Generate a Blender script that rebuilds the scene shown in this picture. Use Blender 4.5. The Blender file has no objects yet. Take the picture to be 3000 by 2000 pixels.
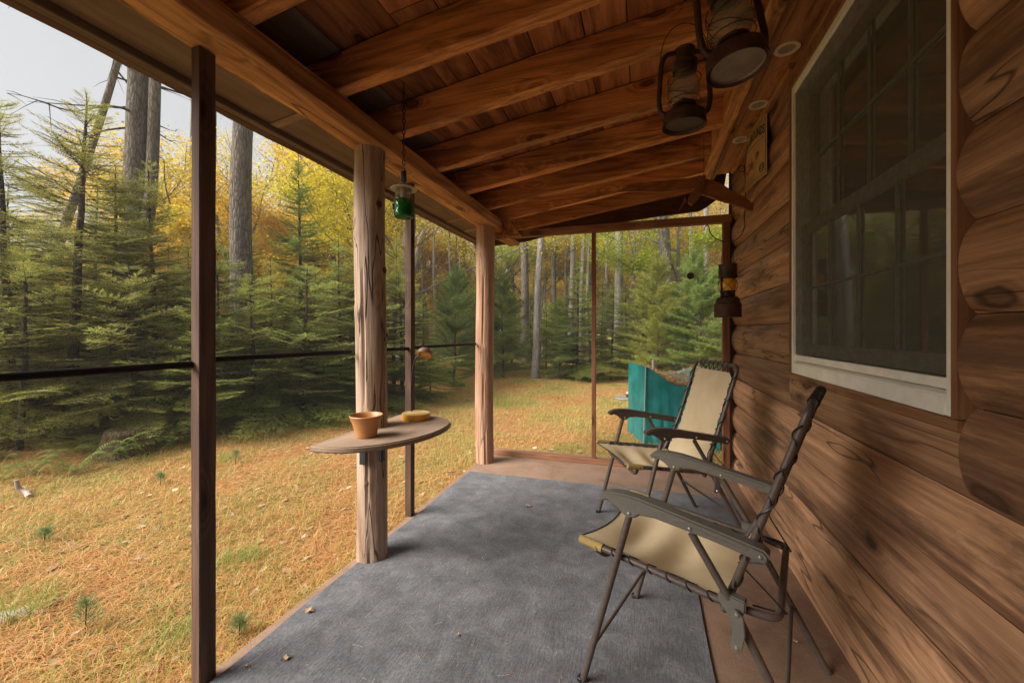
import bpy, bmesh, math, random
import numpy as np
from mathutils import Vector, Matrix, noise
random.seed(7); rng = np.random.default_rng(11)
scn = bpy.context.scene
R = math.radians
PI = math.pi
H0 = 1.2                      # eye height
YAW = math.atan(385/1209); SN, CS = math.sin(YAW), math.cos(YAW)
# ---------------------------------------------------------------- camera
cam_d = bpy.data.cameras.new('camera'); cam = bpy.data.objects.new('camera', cam_d)
scn.collection.objects.link(cam); scn.camera = cam
cam.location = (0, 0, H0); cam.rotation_euler = (R(90), 0, YAW)
cam_d.sensor_width = 36; cam_d.lens = 1209/3000*36
cam_d.shift_y = -30/3000
cam_d.clip_start = 0.02; cam_d.clip_end = 600
# ---------------------------------------------------------------- world and light
SUN_EL, SUN_AZ = 38, -130      # sun azimuth measured from +Y towards +X
w = bpy.data.worlds.new('World'); scn.world = w; w.use_nodes = True
nt = w.node_tree; nt.nodes.clear()
sky = nt.nodes.new('ShaderNodeTexSky'); sky.sky_type = 'NISHITA'; sky.sun_disc = False
sky.sun_elevation = R(SUN_EL); sky.sun_rotation = R(SUN_AZ); sky.dust_density = 3; sky.air_density = 1
hs = nt.nodes.new('ShaderNodeHueSaturation'); hs.inputs['Saturation'].default_value = 0.10
hs.inputs['Value'].default_value = .62
tc = nt.nodes.new('ShaderNodeTexCoord'); sx = nt.nodes.new('ShaderNodeSeparateXYZ')
nz = nt.nodes.new('ShaderNodeTexNoise'); nz.inputs['Scale'].default_value = 2.2; nz.inputs['Detail'].default_value = 4
mr = nt.nodes.new('ShaderNodeMapRange'); mr.inputs[1].default_value = .3; mr.inputs[2].default_value = .7
mr.inputs[3].default_value = .45; mr.inputs[4].default_value = .8
mx = nt.nodes.new('ShaderNodeMix'); mx.data_type = 'RGBA'
mx.inputs[7].default_value = (2.7, 2.76, 2.86, 1)      # an even overcast veil over the sky
bg = nt.nodes.new('ShaderNodeBackground'); bg.inputs['Strength'].default_value = 0.10
ow = nt.nodes.new('ShaderNodeOutputWorld')
L = nt.links.new
L(sky.outputs[0], hs.inputs['Color']); L(tc.outputs['Generated'], nz.inputs['Vector'])
L(nz.outputs[0], mr.inputs[0]); L(mr.outputs[0], mx.inputs[0]); L(hs.outputs[0], mx.inputs[6])
L(mx.outputs[2], bg.inputs['Color']); L(bg.outputs[0], ow.inputs[0])
sd = bpy.data.lights.new('sun', 'SUN'); sd.energy = 3.6; sd.angle = R(42); sd.color = (1, .95, .88)
so = bpy.data.objects.new('sun', sd); scn.collection.objects.link(so)
ce = math.cos(R(SUN_EL)); sv = Vector((math.sin(R(SUN_AZ))*ce, math.cos(R(SUN_AZ))*ce, math.sin(R(SUN_EL))))
so.rotation_euler = (-sv).to_track_quat('-Z', 'Y').to_euler()
scn.render.engine = 'CYCLES'
scn.view_settings.view_transform = 'Standard'; scn.view_settings.look = 'None'
scn.view_settings.exposure = 1.42; scn.view_settings.gamma = 1
scn.cycles.max_bounces = 8; scn.cycles.diffuse_bounces = 5; scn.cycles.transparent_max_bounces = 16

# ---------------------------------------------------------------- helpers
col = scn.collection
def tag(o, label=None, cat=None, group=None, kind=None):
    if label: o['label'] = label
    if cat: o['category'] = cat
    if group: o['group'] = group
    if kind: o['kind'] = kind
    return o
def empty(name, loc=(0, 0, 0), rz=0, label=None, cat=None, group=None, rot=None):
    o = bpy.data.objects.new(name, None); col.objects.link(o); o.location = loc
    o.rotation_euler = rot or (0, 0, rz); o.empty_display_size = .1
    return tag(o, label, cat, group)
def at(px, d, z=0.):
    """ground point at photo column px (0..3000) and depth d"""
    l = (px-1500)/1209*d
    return Vector((l*CS-d*SN, l*SN+d*CS, z))
class MB:
    def __init__(s): s.v = []; s.f = []
    def add(s, v, f):
        n = len(s.v); s.v += [tuple(p) for p in v]; s.f += [tuple(i+n for i in q) for q in f]; return s
    def build(s, name, mat, parent=None, smooth=True, sharp=40):
        me = bpy.data.meshes.new(name); me.from_pydata(s.v, [], s.f); me.update()
        bm = bmesh.new(); bm.from_mesh(me); bmesh.ops.recalc_face_normals(bm, faces=bm.faces); bm.to_mesh(me); bm.free()
        if smooth:
            me.polygons.foreach_set('use_smooth', [True]*len(me.polygons))
            me.set_sharp_from_angle(angle=R(sharp))
        me.materials.append(mat)
        o = bpy.data.objects.new(name, me); col.objects.link(o); o.parent = parent
        return o
def np_mesh(name, V, F, mat, parent=None, smooth=False, faceloops=None):
    V = np.asarray(V, dtype=np.float32); F = np.asarray(F, dtype=np.int32)
    me = bpy.data.meshes.new(name); me.vertices.add(len(V)); me.vertices.foreach_set('co', V.ravel())
    k = F.shape[1]; me.loops.add(F.size); me.loops.foreach_set('vertex_index', F.ravel())
    me.polygons.add(len(F)); me.polygons.foreach_set('loop_start', np.arange(0, F.size, k, dtype=np.int32))
    me.polygons.foreach_set('loop_total', np.full(len(F), k, dtype=np.int32))
    if smooth: me.polygons.foreach_set('use_smooth', np.ones(len(F), dtype=bool))
    me.update(calc_edges=True); me.materials.append(mat)
    if parent is None and name is None: return me
    o = bpy.data.objects.new(name, me); col.objects.link(o); o.parent = parent
    return o
def frames(P):
    P = [Vector(p) for p in P]; T = []
    for i in range(len(P)):
        a = P[max(i-1, 0)]; b = P[min(i+1, len(P)-1)]; t = (b-a)
        T.append(t.normalized() if t.length > 1e-9 else Vector((0, 0, 1)))
    up = Vector((0, 0, 1)) if abs(T[0].z) < .9 else Vector((0, 1, 0))
    x = up.cross(T[0]).normalized(); F = []
    for t in T:
        x = (x-t*x.dot(t)).normalized(); F.append((x, t.cross(x)))
    return P, T, F
def tube(P, r, seg=10, cap=True, closed=False):
    P, T, F = frames(P); n = len(P); v = []; f = []
    for i, p in enumerate(P):
        rr = r(i/(n-1)) if callable(r) else r
        for k in range(seg):
            a = 2*PI*k/seg; v.append(p+F[i][0]*math.cos(a)*rr+F[i][1]*math.sin(a)*rr)
    for i in range(n-1+(1 if closed else 0)):
        j = (i+1) % n
        for k in range(seg):
            f.append((i*seg+k, i*seg+(k+1) % seg, j*seg+(k+1) % seg, j*seg+k))
    if cap and not closed: f += [tuple(range(seg))[::-1], tuple((n-1)*seg+k for k in range(seg))]
    return v, f
def smooth_path(P, n=8):
    """Catmull-Rom through the points"""
    P = [Vector(p) for p in P]; Q = [2*P[0]-P[1]]+P+[2*P[-1]-P[-2]]; out = []
    for i in range(1, len(Q)-2):
        a, b, c, d = Q[i-1:i+3]
        for k in range(n):
            t = k/n; out.append(.5*((2*b)+(c-a)*t+(2*a-5*b+4*c-d)*t*t+(3*b-a-3*c+d)*t**3))
    out.append(P[-1]); return out
def round_path(P, r, n=5):
    """polyline with its corners rounded"""
    P = [Vector(p) for p in P]; out = [P[0]]
    for i in range(1, len(P)-1):
        a = (P[i-1]-P[i]); b = (P[i+1]-P[i]); ra = min(r, a.length*.49, b.length*.49)
        A = P[i]+a.normalized()*ra; B = P[i]+b.normalized()*ra
        for k in range(n+1):
            t = k/n; out.append(A*(1-t)**2+P[i]*2*t*(1-t)+B*t*t)
    out.append(P[-1]); return out
def beam(p0, p1, w, h, jit=.002, up=(0, 0, 1), step=.12, seed=0, bev=.004, wav=.0):
    """rough sawn timber: rounded rectangle swept from p0 to p1, w across, h along up"""
    p0 = Vector(p0); p1 = Vector(p1); t = (p1-p0); Ln = t.length; t.normalize(); up = Vector(up)
    x = t.cross(up).normalized(); y = x.cross(t).normalized()
    n = max(2, int(Ln/step)+1); b = min(bev, w*.3, h*.3)
    base = []
    for sx_, sy_ in ((1, 1), (-1, 1), (-1, -1), (1, -1)):
        X, Y = sx_*w/2, sy_*h/2
        if (sx_ > 0) == (sy_ > 0): base += [(X, Y-sy_*b), (X-sx_*b, Y)]
        else: base += [(X-sx_*b, Y), (X, Y-sy_*b)]
    v = []; f = []; m = len(base)
    for i in range(n):
        s = i/(n-1)*Ln
        for bx_, by_ in base:
            q = Vector((bx_*9+seed*3.1, by_*9+seed, s*2.2)); e = noise.noise(q)*jit*1.5+noise.noise(q*4)*jit*.6
            g = noise.noise(Vector((s*.9, seed*7.7, by_*3)))*wav
            v.append(p0+t*s+x*(bx_*(1+0)+math.copysign(e, bx_)+g)+y*(by_+math.copysign(e, by_)+g*.5))
    for i in range(n-1):
        for k in range(m): f.append((i*m+k, i*m+(k+1) % m, (i+1)*m+(k+1) % m, (i+1)*m+k))
    f += [tuple(range(m))[::-1], tuple((n-1)*m+k for k in range(m))]
    return v, f
def box(x0, x1, y0, y1, z0, z1):
    v = [(x, y, z) for x in (x0, x1) for y in (y0, y1) for z in (z0, z1)]
    return v, [(0, 1, 3, 2), (4, 6, 7, 5), (0, 4, 5, 1), (2, 3, 7, 6), (0, 2, 6, 4), (1, 5, 7, 3)]
def bbox(x0, x1, y0, y1, z0, z1, b=.003):
    bm = bmesh.new(); v, f = box(x0, x1, y0, y1, z0, z1)
    vs = [bm.verts.new(p) for p in v]; [bm.faces.new([vs[i] for i in q]) for q in f]
    bmesh.ops.recalc_face_normals(bm, faces=bm.faces)
    bmesh.ops.bevel(bm, geom=bm.edges[:], offset=b, segments=2, affect='EDGES', profile=.6)
    bm.verts.index_update(); V = [p.co.copy() for p in bm.verts]; F = [[q.index for q in fc.verts] for fc in bm.faces]; bm.free()
    return V, F
def lathe(prof, seg=28, c=(0, 0, 0), cap=True):
    v = []; f = []; n = len(prof)
    for r, z in prof:
        for k in range(seg):
            a = 2*PI*k/seg; v.append((c[0]+r*math.cos(a), c[1]+r*math.sin(a), c[2]+z))
    for i in range(n-1):
        for k in range(seg): f.append((i*seg+k, i*seg+(k+1) % seg, (i+1)*seg+(k+1) % seg, (i+1)*seg+k))
    if cap:
        if prof[0][0] > 1e-4: f.append(tuple(range(seg))[::-1])
        if prof[-1][0] > 1e-4: f.append(tuple((n-1)*seg+k for k in range(seg)))
    return v, f
def prism(poly, a0, a1, axis='y'):
    """polygon in the plane across the axis, extruded from a0 to a1"""
    n = len(poly); v = []
    for a in (a0, a1):
        for p, q in poly:
            v.append({'y': (p, a, q), 'z': (p, q, a), 'x': (a, p, q)}[axis])
    f = [tuple(range(n)), tuple(range(n, 2*n))[::-1]]+[(i, (i+1) % n, n+(i+1) % n, n+i) for i in range(n)]
    return v, f
def bprism(poly, a0, a1, axis='y', b=.003, seg=2):
    v, f = prism(poly, a0, a1, axis); bm = bmesh.new(); vs = [bm.verts.new(p) for p in v]
    for q in f: bm.faces.new([vs[i] for i in q])
    bmesh.ops.recalc_face_normals(bm, faces=bm.faces); bm.edges.ensure_lookup_table()
    ed = [e for e in bm.edges if e.calc_face_angle(0) > R(50)]
    bmesh.ops.bevel(bm, geom=ed, offset=b, segments=seg, affect='EDGES')
    bm.verts.index_update(); V = [p.co.copy() for p in bm.verts]; F = [[q.index for q in fc.verts] for fc in bm.faces]; bm.free()
    return V, F
def copy_tree(o, parent=None):
    c = o.copy(); col.objects.link(c); c.parent = parent
    if parent is not None and 'label' in c: pass
    for ch in list(o.children): copy_tree(ch, c)
    return c

# ---------------------------------------------------------------- materials
def newmat(name):
    m = bpy.data.materials.new(name); m.use_nodes = True; t = m.node_tree
    b = t.nodes['Principled BSDF']; return m, t, b
def node(t, ty, **kw):
    n = t.nodes.new(ty)
    for k, v in kw.items():
        if k in n.inputs.keys(): n.inputs[k].default_value = v
        else: setattr(n, k, v)
    return n
def ramp(t, stops, fac, interp='LINEAR'):
    n = t.nodes.new('ShaderNodeValToRGB'); n.color_ramp.interpolation = interp
    while len(n.color_ramp.elements) < len(stops): n.color_ramp.elements.new(.5)
    for e, (p, c) in zip(n.color_ramp.elements, stops): e.position = p; e.color = (*c, 1) if len(c) == 3 else c
    t.links.new(fac, n.inputs[0]); return n
def mixc(t, a, b, fac, mode='MIX'):
    n = t.nodes.new('ShaderNodeMix'); n.data_type = 'RGBA'; n.blend_type = mode
    for s, i in ((a, 6), (b, 7)):
        if isinstance(s, (tuple, list)): n.inputs[i].default_value = (*s, 1)
        else: t.links.new(s, n.inputs[i])
    if isinstance(fac, (int, float)): n.inputs[0].default_value = fac
    else: t.links.new(fac, n.inputs[0])
    return n.outputs[2]
def bump(t, b, h, strength=.3, dist=.01):
    n = t.nodes.new('ShaderNodeBump'); n.inputs['Strength'].default_value = strength; n.inputs['Distance'].default_value = dist
    t.links.new(h, n.inputs['Height']); t.links.new(n.outputs[0], b.inputs['Normal']); return n
def coords(t, scale, rnd=True, axisrot=None):
    tc = t.nodes.new('ShaderNodeTexCoord'); v = tc.outputs['Object']
    if rnd:
        oi = t.nodes.new('ShaderNodeObjectInfo'); gi = t.nodes.new('ShaderNodeNewGeometry')
        ad = t.nodes.new('ShaderNodeMath'); ad.operation = 'ADD'
        t.links.new(oi.outputs['Random'], ad.inputs[0]); t.links.new(gi.outputs['Random Per Island'], ad.inputs[1])
        mu = t.nodes.new('ShaderNodeVectorMath'); mu.operation = 'MULTIPLY_ADD'
        cb = t.nodes.new('ShaderNodeCombineXYZ'); [t.links.new(ad.outputs[0], cb.inputs[i]) for i in range(3)]
        t.links.new(cb.outputs[0], mu.inputs[0]); mu.inputs[1].default_value = (31.7, 17.3, 23.9)
        t.links.new(v, mu.inputs[2]); v = mu.outputs[0]
    out = []
    for s in scale:
        mp = t.nodes.new('ShaderNodeMapping'); mp.inputs['Scale'].default_value = s
        t.links.new(v, mp.inputs[0]); out.append(mp.outputs[0])
    return out
def ax(axis, along, across):
    s = [across]*3; s['xyz'.index(axis)] = along; return tuple(s)
def mth(t, op, a, b=None, c=None):
    n = t.nodes.new('ShaderNodeMath'); n.operation = op
    for k, v in enumerate((a, b, c)):
        if v is None: continue
        if isinstance(v, (int, float)): n.inputs[k].default_value = v
        else: t.links.new(v, n.inputs[k])
    return n.outputs[0]
def wood(name, axis, light, mid, dark, knots=.6, stain=.5, rough=.62, grain=1., bstr=.35, stainc=(.02, .012, .008), varamt=.35, spec=.3, scale=1., rings=16., crack=.0, ringw=.15):
    """sawn or peeled timber: ring contours that bend round the knots, fine fibres, stains, drying checks"""
    m, t, b = newmat(name)
    c1, c2, c3, c4, c5, c6 = coords(t, [ax(axis, .32*scale, 2.6*scale), ax(axis, 3.*scale, 85*scale), ax(axis, 3.0*scale, 7.2*scale), ax(axis, .6*scale, 4.2*scale), ax(axis, .8*scale, 24*scale), ax(axis, .9*scale, 11*scale)])
    # knots
    vo = node(t, 'ShaderNodeTexVoronoi', Scale=1.0, Randomness=1.0)
    nd = node(t, 'ShaderNodeTexNoise', Scale=3.0, Detail=3); t.links.new(c3, nd.inputs['Vector'])
    va = t.nodes.new('ShaderNodeVectorMath'); va.operation = 'MULTIPLY_ADD'; va.inputs[1].default_value = (.22, .22, .22)
    t.links.new(nd.outputs['Color'], va.inputs[0]); t.links.new(c3, va.inputs[2]); t.links.new(va.outputs[0], vo.inputs['Vector'])
    sp = t.nodes.new('ShaderNodeSeparateColor'); t.links.new(vo.outputs['Color'], sp.inputs[0])
    gate = mth(t, 'GREATER_THAN', sp.outputs[0], 1-knots)
    near = ramp(t, [(.0, (1, 1, 1)), (.5, (0, 0, 0))], vo.outputs['Distance'], 'EASE'); kn = mth(t, 'MULTIPLY', near.outputs[0], gate)
    # ring contours
    n1 = node(t, 'ShaderNodeTexNoise', Scale=1.0, Detail=2, Roughness=.45, Distortion=.15); t.links.new(c1, n1.inputs['Vector'])
    ph = mth(t, 'ADD', mth(t, 'MULTIPLY', n1.outputs[0], rings), mth(t, 'MULTIPLY', kn, 3.2))
    rg = mth(t, 'MULTIPLY_ADD', mth(t, 'SINE', mth(t, 'MULTIPLY', ph, 6.283)), .5, .5)
    n2 = node(t, 'ShaderNodeTexNoise', Scale=1.6, Detail=4, Roughness=.7); t.links.new(c2, n2.inputs['Vector'])
    n5 = node(t, 'ShaderNodeTexNoise', Scale=1.6, Detail=5, Roughness=.7, Distortion=.1); t.links.new(c5, n5.inputs['Vector'])
    n4 = node(t, 'ShaderNodeTexNoise', Scale=1.7, Detail=8, Roughness=.7, Distortion=.3); t.links.new(c4, n4.inputs['Vector'])
    base = mth(t, 'ADD', mth(t, 'MULTIPLY', rg, ringw*grain), mth(t, 'ADD', mth(t, 'MULTIPLY', n5.outputs[0], .62), mth(t, 'MULTIPLY', n1.outputs[0], .35)))
    r1 = ramp(t, [(.36, dark), (.58, mid), (.82, light)], base)
    r2 = ramp(t, [(.30, (.6, .56, .52)), (.55, (1, 1, 1)), (.8, (1.1, 1.1, 1.08))], n2.outputs[0])
    c = mixc(t, r1.outputs[0], r2.outputs[0], grain*.7, 'MULTIPLY')
    r4 = ramp(t, [(.50, (0, 0, 0)), (.60, (.75, .75, .75)), (.72, (1, 1, 1))], n4.outputs[0])
    c = mixc(t, c, stainc, mth(t, 'MULTIPLY', r4.outputs[0], stain))
    r3 = ramp(t, [(.0, (.8, .8, .8)), (.11, (.75, .75, .75)), (.15, (1, 1, 1)), (.20, (.4, .4, .4)), (.30, (0, 0, 0))], vo.outputs['Distance'])
    c = mixc(t, c, tuple(x*.28 for x in dark), mth(t, 'MULTIPLY', r3.outputs[0], gate))
    if crack:
        nc = node(t, 'ShaderNodeTexNoise', Scale=1.0, Detail=2, Roughness=.5, Distortion=.2); t.links.new(c6, nc.inputs['Vector'])
        cr = mth(t, 'SUBTRACT', 1., mth(t, 'MINIMUM', mth(t, 'MULTIPLY', mth(t, 'ABSOLUTE', mth(t, 'SUBTRACT', nc.outputs[0], .5)), 75.), 1.))
        cr = mth(t, 'MULTIPLY', cr, ramp(t, [(.45, (0, 0, 0)), (.55, (1, 1, 1))], n1.outputs[0]).outputs[0])
        c = mixc(t, c, tuple(x*.15 for x in dark), mth(t, 'MULTIPLY', cr, crack))
    oi = t.nodes.new('ShaderNodeObjectInfo'); gi = t.nodes.new('ShaderNodeNewGeometry')
    fr = mth(t, 'FRACT', mth(t, 'ADD', oi.outputs['Random'], gi.outputs['Random Per Island']))
    rv = ramp(t, [(0, (1-varamt,)*3), (.5, (1, .97, .94)), (1, (1+varamt*.5, 1+varamt*.45, 1+varamt*.35))], fr)
    c = mixc(t, c, rv.outputs[0], 1., 'MULTIPLY')
    t.links.new(c, b.inputs['Base Color']); b.inputs['Specular IOR Level'].default_value = spec
    t.links.new(mth(t, 'MULTIPLY_ADD', n5.outputs[0], -.3, rough+.2), b.inputs['Roughness'])
    h = mth(t, 'ADD', mth(t, 'MULTIPLY', n5.outputs[0], .8), mth(t, 'MULTIPLY', n2.outputs[0], .4))
    if crack: h = mth(t, 'SUBTRACT', h, mth(t, 'MULTIPLY', cr, 1.2))
    bump(t, b, h, bstr, .006)
    return m
def plain(name, c, rough=.5, metal=0., spec=.5, var=.15, nscale=30, bstr=.1, coat=0):
    m, t, b = newmat(name); v, = coords(t, [(1, 1, 1)])
    n = node(t, 'ShaderNodeTexNoise', Scale=nscale, Detail=5, Roughness=.65); t.links.new(v, n.inputs['Vector'])
    r = ramp(t, [(.3, tuple(x*(1-var) for x in c)), (.7, tuple(min(1, x*(1+var)) for x in c))], n.outputs[0])
    t.links.new(r.outputs[0], b.inputs['Base Color']); b.inputs['Metallic'].default_value = metal
    rr = t.nodes.new('ShaderNodeMapRange'); rr.inputs[3].default_value = max(.05, rough-.12); rr.inputs[4].default_value = min(1, rough+.12)
    t.links.new(n.outputs[0], rr.inputs[0]); t.links.new(rr.outputs[0], b.inputs['Roughness'])
    b.inputs['Specular IOR Level'].default_value = spec
    bump(t, b, n.outputs[0], bstr, .002); return m
def leafmat(name, stops, transl=.35, rough=.55, useobj=True, spec=.3):
    """thin leaves and needles: colour varies leaf by leaf, light passes through"""
    m, t, b = newmat(name); gi = t.nodes.new('ShaderNodeNewGeometry')
    r = ramp(t, stops, gi.outputs['Random Per Island']); c = r.outputs[0]
    if useobj:
        oi = t.nodes.new('ShaderNodeObjectInfo'); c = mixc(t, c, oi.outputs['Color'], 1., 'MULTIPLY')
    t.links.new(c, b.inputs['Base Color']); b.inputs['Roughness'].default_value = rough; b.inputs['Specular IOR Level'].default_value = spec
    tr = t.nodes.new('ShaderNodeBsdfTranslucent'); t.links.new(c, tr.inputs[0])
    ms = t.nodes.new('ShaderNodeMixShader'); ms.inputs[0].default_value = transl
    t.links.new(b.outputs[0], ms.inputs[1]); t.links.new(tr.outputs[0], ms.inputs[2])
    t.links.new(ms.outputs[0], t.nodes['Material Output'].inputs[0]); return m

W_rafter = wood('rafter wood', 'x', (.86, .43, .155), (.66, .285, .09), (.34, .125, .038), knots=.55, stain=.75, varamt=.28, stainc=(.11, .036, .012), bstr=.7, crack=.6)
W_header = wood('header wood', 'y', (.86, .49, .21), (.64, .32, .12), (.30, .125, .045), knots=.55, stain=.7, bstr=1., stainc=(.12, .045, .016), crack=1.)
W_sheath = wood('roof boards', 'y', (.62, .26, .10), (.44, .17, .06), (.20, .07, .025), knots=.15, stain=.85, varamt=.45, rough=.7, stainc=(.07, .024, .01), rings=9)
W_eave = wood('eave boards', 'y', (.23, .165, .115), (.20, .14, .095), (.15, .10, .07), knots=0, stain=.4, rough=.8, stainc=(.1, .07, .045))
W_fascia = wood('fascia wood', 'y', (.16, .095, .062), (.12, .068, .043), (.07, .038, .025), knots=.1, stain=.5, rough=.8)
W_batten = wood('eave batten', 'x', (.42, .30, .21), (.36, .25, .17), (.26, .17, .11), knots=0, stain=.3, rough=.8)
W_log = wood('log siding', 'y', (.74, .44, .265), (.50, .28, .155), (.22, .11, .06), knots=.45, stain=.9, rough=.5, stainc=(.10, .052, .03), varamt=.38, spec=.3, scale=.95, bstr=.5, rings=8, crack=.8, ringw=.06)
W_soffit = wood('soffit boards', 'y', (.56, .27, .11), (.42, .185, .075), (.24, .10, .042), knots=.3, stain=.6, rough=.6)
W_post = wood('peeled log', 'z', (.58, .44, .34), (.42, .295, .21), (.21, .12, .075), knots=.06, stain=.45, rough=.7, bstr=1., varamt=.05, stainc=(.19, .10, .06), scale=1.2, crack=1., rings=10)
W_postr = wood('peeled log red', 'z', (.60, .42, .30), (.46, .28, .18), (.27, .14, .08), knots=.15, stain=.35, rough=.65, bstr=.8, varamt=.05, stainc=(.18, .08, .04), scale=1.1, crack=.8, rings=8)
W_stud = wood('screen stud', 'z', (.17, .10, .07), (.115, .064, .043), (.06, .032, .021), knots=.15, stain=.4, rough=.75, varamt=.12, stainc=(.03, .015, .01))
W_barx = wood('frame bar', 'x', (.40, .20, .11), (.31, .145, .075), (.20, .085, .042), knots=.2, stain=.4, rough=.65, varamt=.15, stainc=(.09, .045, .03))
W_barz = wood('frame upright', 'z', (.33, .14, .07), (.25, .10, .05), (.15, .058, .03), knots=.2, stain=.4, rough=.65, varamt=.15)
W_trim = wood('window casing', 'z', (.36, .19, .095), (.27, .13, .062), (.17, .078, .036), knots=.1, stain=.4, rough=.6, varamt=.1)
W_sill = wood('window sill', 'y', (.42, .23, .115), (.32, .16, .075), (.2, .095, .042), knots=.1, stain=.5, rough=.6, varamt=.1)
W_carve = wood('carved wood', 'x', (.42, .18, .075), (.33, .13, .05), (.22, .08, .03), knots=0, stain=.2, rough=.5, varamt=.1)
M_rail = plain('black rail', (.008, .006, .006), .6, var=.3, spec=.15)
M_black = plain('black', (.012, .011, .011), .45, var=.3)
M_white = plain('aged white vinyl', (.88, .85, .74), .5, var=.1, nscale=12)
M_sash = plain('window sash', (.36, .34, .27), .55, var=.1)
M_chair = plain('bronze tube', (.105, .08, .067), .42, metal=.25, var=.18, nscale=60, spec=.5, bstr=.05)
M_arm = plain('grey plastic arm', (.125, .112, .092), .48, var=.1, nscale=40)
M_armb = plain('brown plastic arm', (.07, .05, .042), .4, var=.15, nscale=40)
M_rivet = plain('rivet', (.6, .57, .52), .3, metal=.9, var=.1)
M_rust = plain('rusted lantern metal', (.065, .032, .02), .55, metal=.35, var=.5, nscale=25, bstr=.3)
M_tin = plain('dull tin', (.30, .25, .20), .5, metal=.5, var=.3, nscale=15)
M_amber = plain('amber enamel', (.75, .36, .03), .4, var=.1)
M_terra = plain('terracotta glaze', (.44, .20, .065), .42, var=.12, nscale=14, spec=.5)
M_lamp = plain('lamp shell', (.26, .18, .11), .5)
M_conc = plain('concrete', (.2, .19, .17), .8, var=.3)
M_cap = plain('frosted cap', (.5, .45, .36), .4, var=.1)

def fabric(name, c, var=.1, sc=900):
    m, t, b = newmat(name); v, = coords(t, [(1, 1, 1)], rnd=False)
    n = node(t, 'ShaderNodeTexNoise', Scale=7, Detail=4); t.links.new(v, n.inputs['Vector'])
    n2 = node(t, 'ShaderNodeTexNoise', Scale=sc, Detail=1); t.links.new(v, n2.inputs['Vector'])
    r = ramp(t, [(.3, tuple(x*(1-var) for x in c)), (.7, tuple(x*(1+var) for x in c))], n.outputs[0])
    t.links.new(r.outputs[0], b.inputs['Base Color']); b.inputs['Roughness'].default_value = .8; b.inputs['Specular IOR Level'].default_value = .2
    bump(t, b, n2.outputs[0], .25, .001); return m
M_tan = fabric('tan canvas', (.60, .47, .29))
M_tansleeve = fabric('tan sleeve', (.36, .25, .09))
def tarpmat():
    m, t, b = newmat('teal tarp'); v, = coords(t, [(1, 1, 1)], rnd=False)
    n = node(t, 'ShaderNodeTexNoise', Scale=5, Detail=5, Distortion=.6); t.links.new(v, n.inputs['Vector'])
    r = ramp(t, [(.3, (.015, .16, .155)), (.7, (.025, .27, .255))], n.outputs[0]); t.links.new(r.outputs[0], b.inputs['Base Color'])
    b.inputs['Roughness'].default_value = .38; bump(t, b, n.outputs[0], .5, .02)
    tr = t.nodes.new('ShaderNodeBsdfTranslucent'); t.links.new(r.outputs[0], tr.inputs[0])
    ms = t.nodes.new('ShaderNodeMixShader'); ms.inputs[0].default_value = .25
    t.links.new(b.outputs[0], ms.inputs[1]); t.links.new(tr.outputs[0], ms.inputs[2]); t.links.new(ms.outputs[0], t.nodes['Material Output'].inputs[0]); return m
M_tarp = tarpmat()
def glassmat(name, c, alpha, rough=.05):
    m, t, b = newmat(name); b.inputs['Base Color'].default_value = (*c, 1); b.inputs['Roughness'].default_value = rough
    tr = t.nodes.new('ShaderNodeBsdfTransparent'); tr.inputs[0].default_value = (*[min(1, .6+x*.5) for x in c], 1)
    ms = t.nodes.new('ShaderNodeMixShader'); ms.inputs[0].default_value = alpha
    t.links.new(tr.outputs[0], ms.inputs[1]); t.links.new(b.outputs[0], ms.inputs[2]); t.links.new(ms.outputs[0], t.nodes['Material Output'].inputs[0]); return m
M_clear = glassmat('lantern globe glass', (.5, .45, .36), .28)
M_green = glassmat('green citronella jar', (.01, .16, .02), .72)
M_amberglass = glassmat('amber globe', (.90, .46, .04), .96, .3)
def windowglass():
    m, t, b = newmat('window glass'); t.nodes.remove(b)
    tr = t.nodes.new('ShaderNodeBsdfTransparent'); tr.inputs[0].default_value = (.75, .78, .74, 1)
    gl = t.nodes.new('ShaderNodeBsdfGlossy'); gl.inputs['Roughness'].default_value = .03
    fr = t.nodes.new('ShaderNodeFresnel'); fr.inputs[0].default_value = 1.5
    ms = t.nodes.new('ShaderNodeMixShader'); t.links.new(fr.outputs[0], ms.inputs[0])
    t.links.new(tr.outputs[0], ms.inputs[1]); t.links.new(gl.outputs[0], ms.inputs[2]); t.links.new(ms.outputs[0], t.nodes['Material Output'].inputs[0]); return m
M_glass = windowglass()
def screenmat():
    """insect mesh, too fine to draw wire by wire: part of the light passes, part falls on dusty wire"""
    m, t, b = newmat('insect screen'); v, = coords(t, [(1, 1, 1)], rnd=False)
    n = node(t, 'ShaderNodeTexNoise', Scale=26, Detail=6, Roughness=.8); t.links.new(v, n.inputs['Vector'])
    b.inputs['Base Color'].default_value = (.105, .098, .078, 1); b.inputs['Roughness'].default_value = .9; b.inputs['Specular IOR Level'].default_value = .1
    tr = t.nodes.new('ShaderNodeBsdfTransparent'); r = t.nodes.new('ShaderNodeMapRange'); r.inputs[1].default_value = .35; r.inputs[2].default_value = .65
    r.inputs[3].default_value = .56; r.inputs[4].default_value = .70
    t.links.new(n.outputs[0], r.inputs[0]); ms = t.nodes.new('ShaderNodeMixShader'); t.links.new(r.outputs[0], ms.inputs[0])
    t.links.new(tr.outputs[0], ms.inputs[1]); t.links.new(b.outputs[0], ms.inputs[2]); t.links.new(ms.outputs[0], t.nodes['Material Output'].inputs[0]); return m
M_screen = screenmat()
M_room = plain('dark room', (.05, .035, .025), .9)

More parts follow.
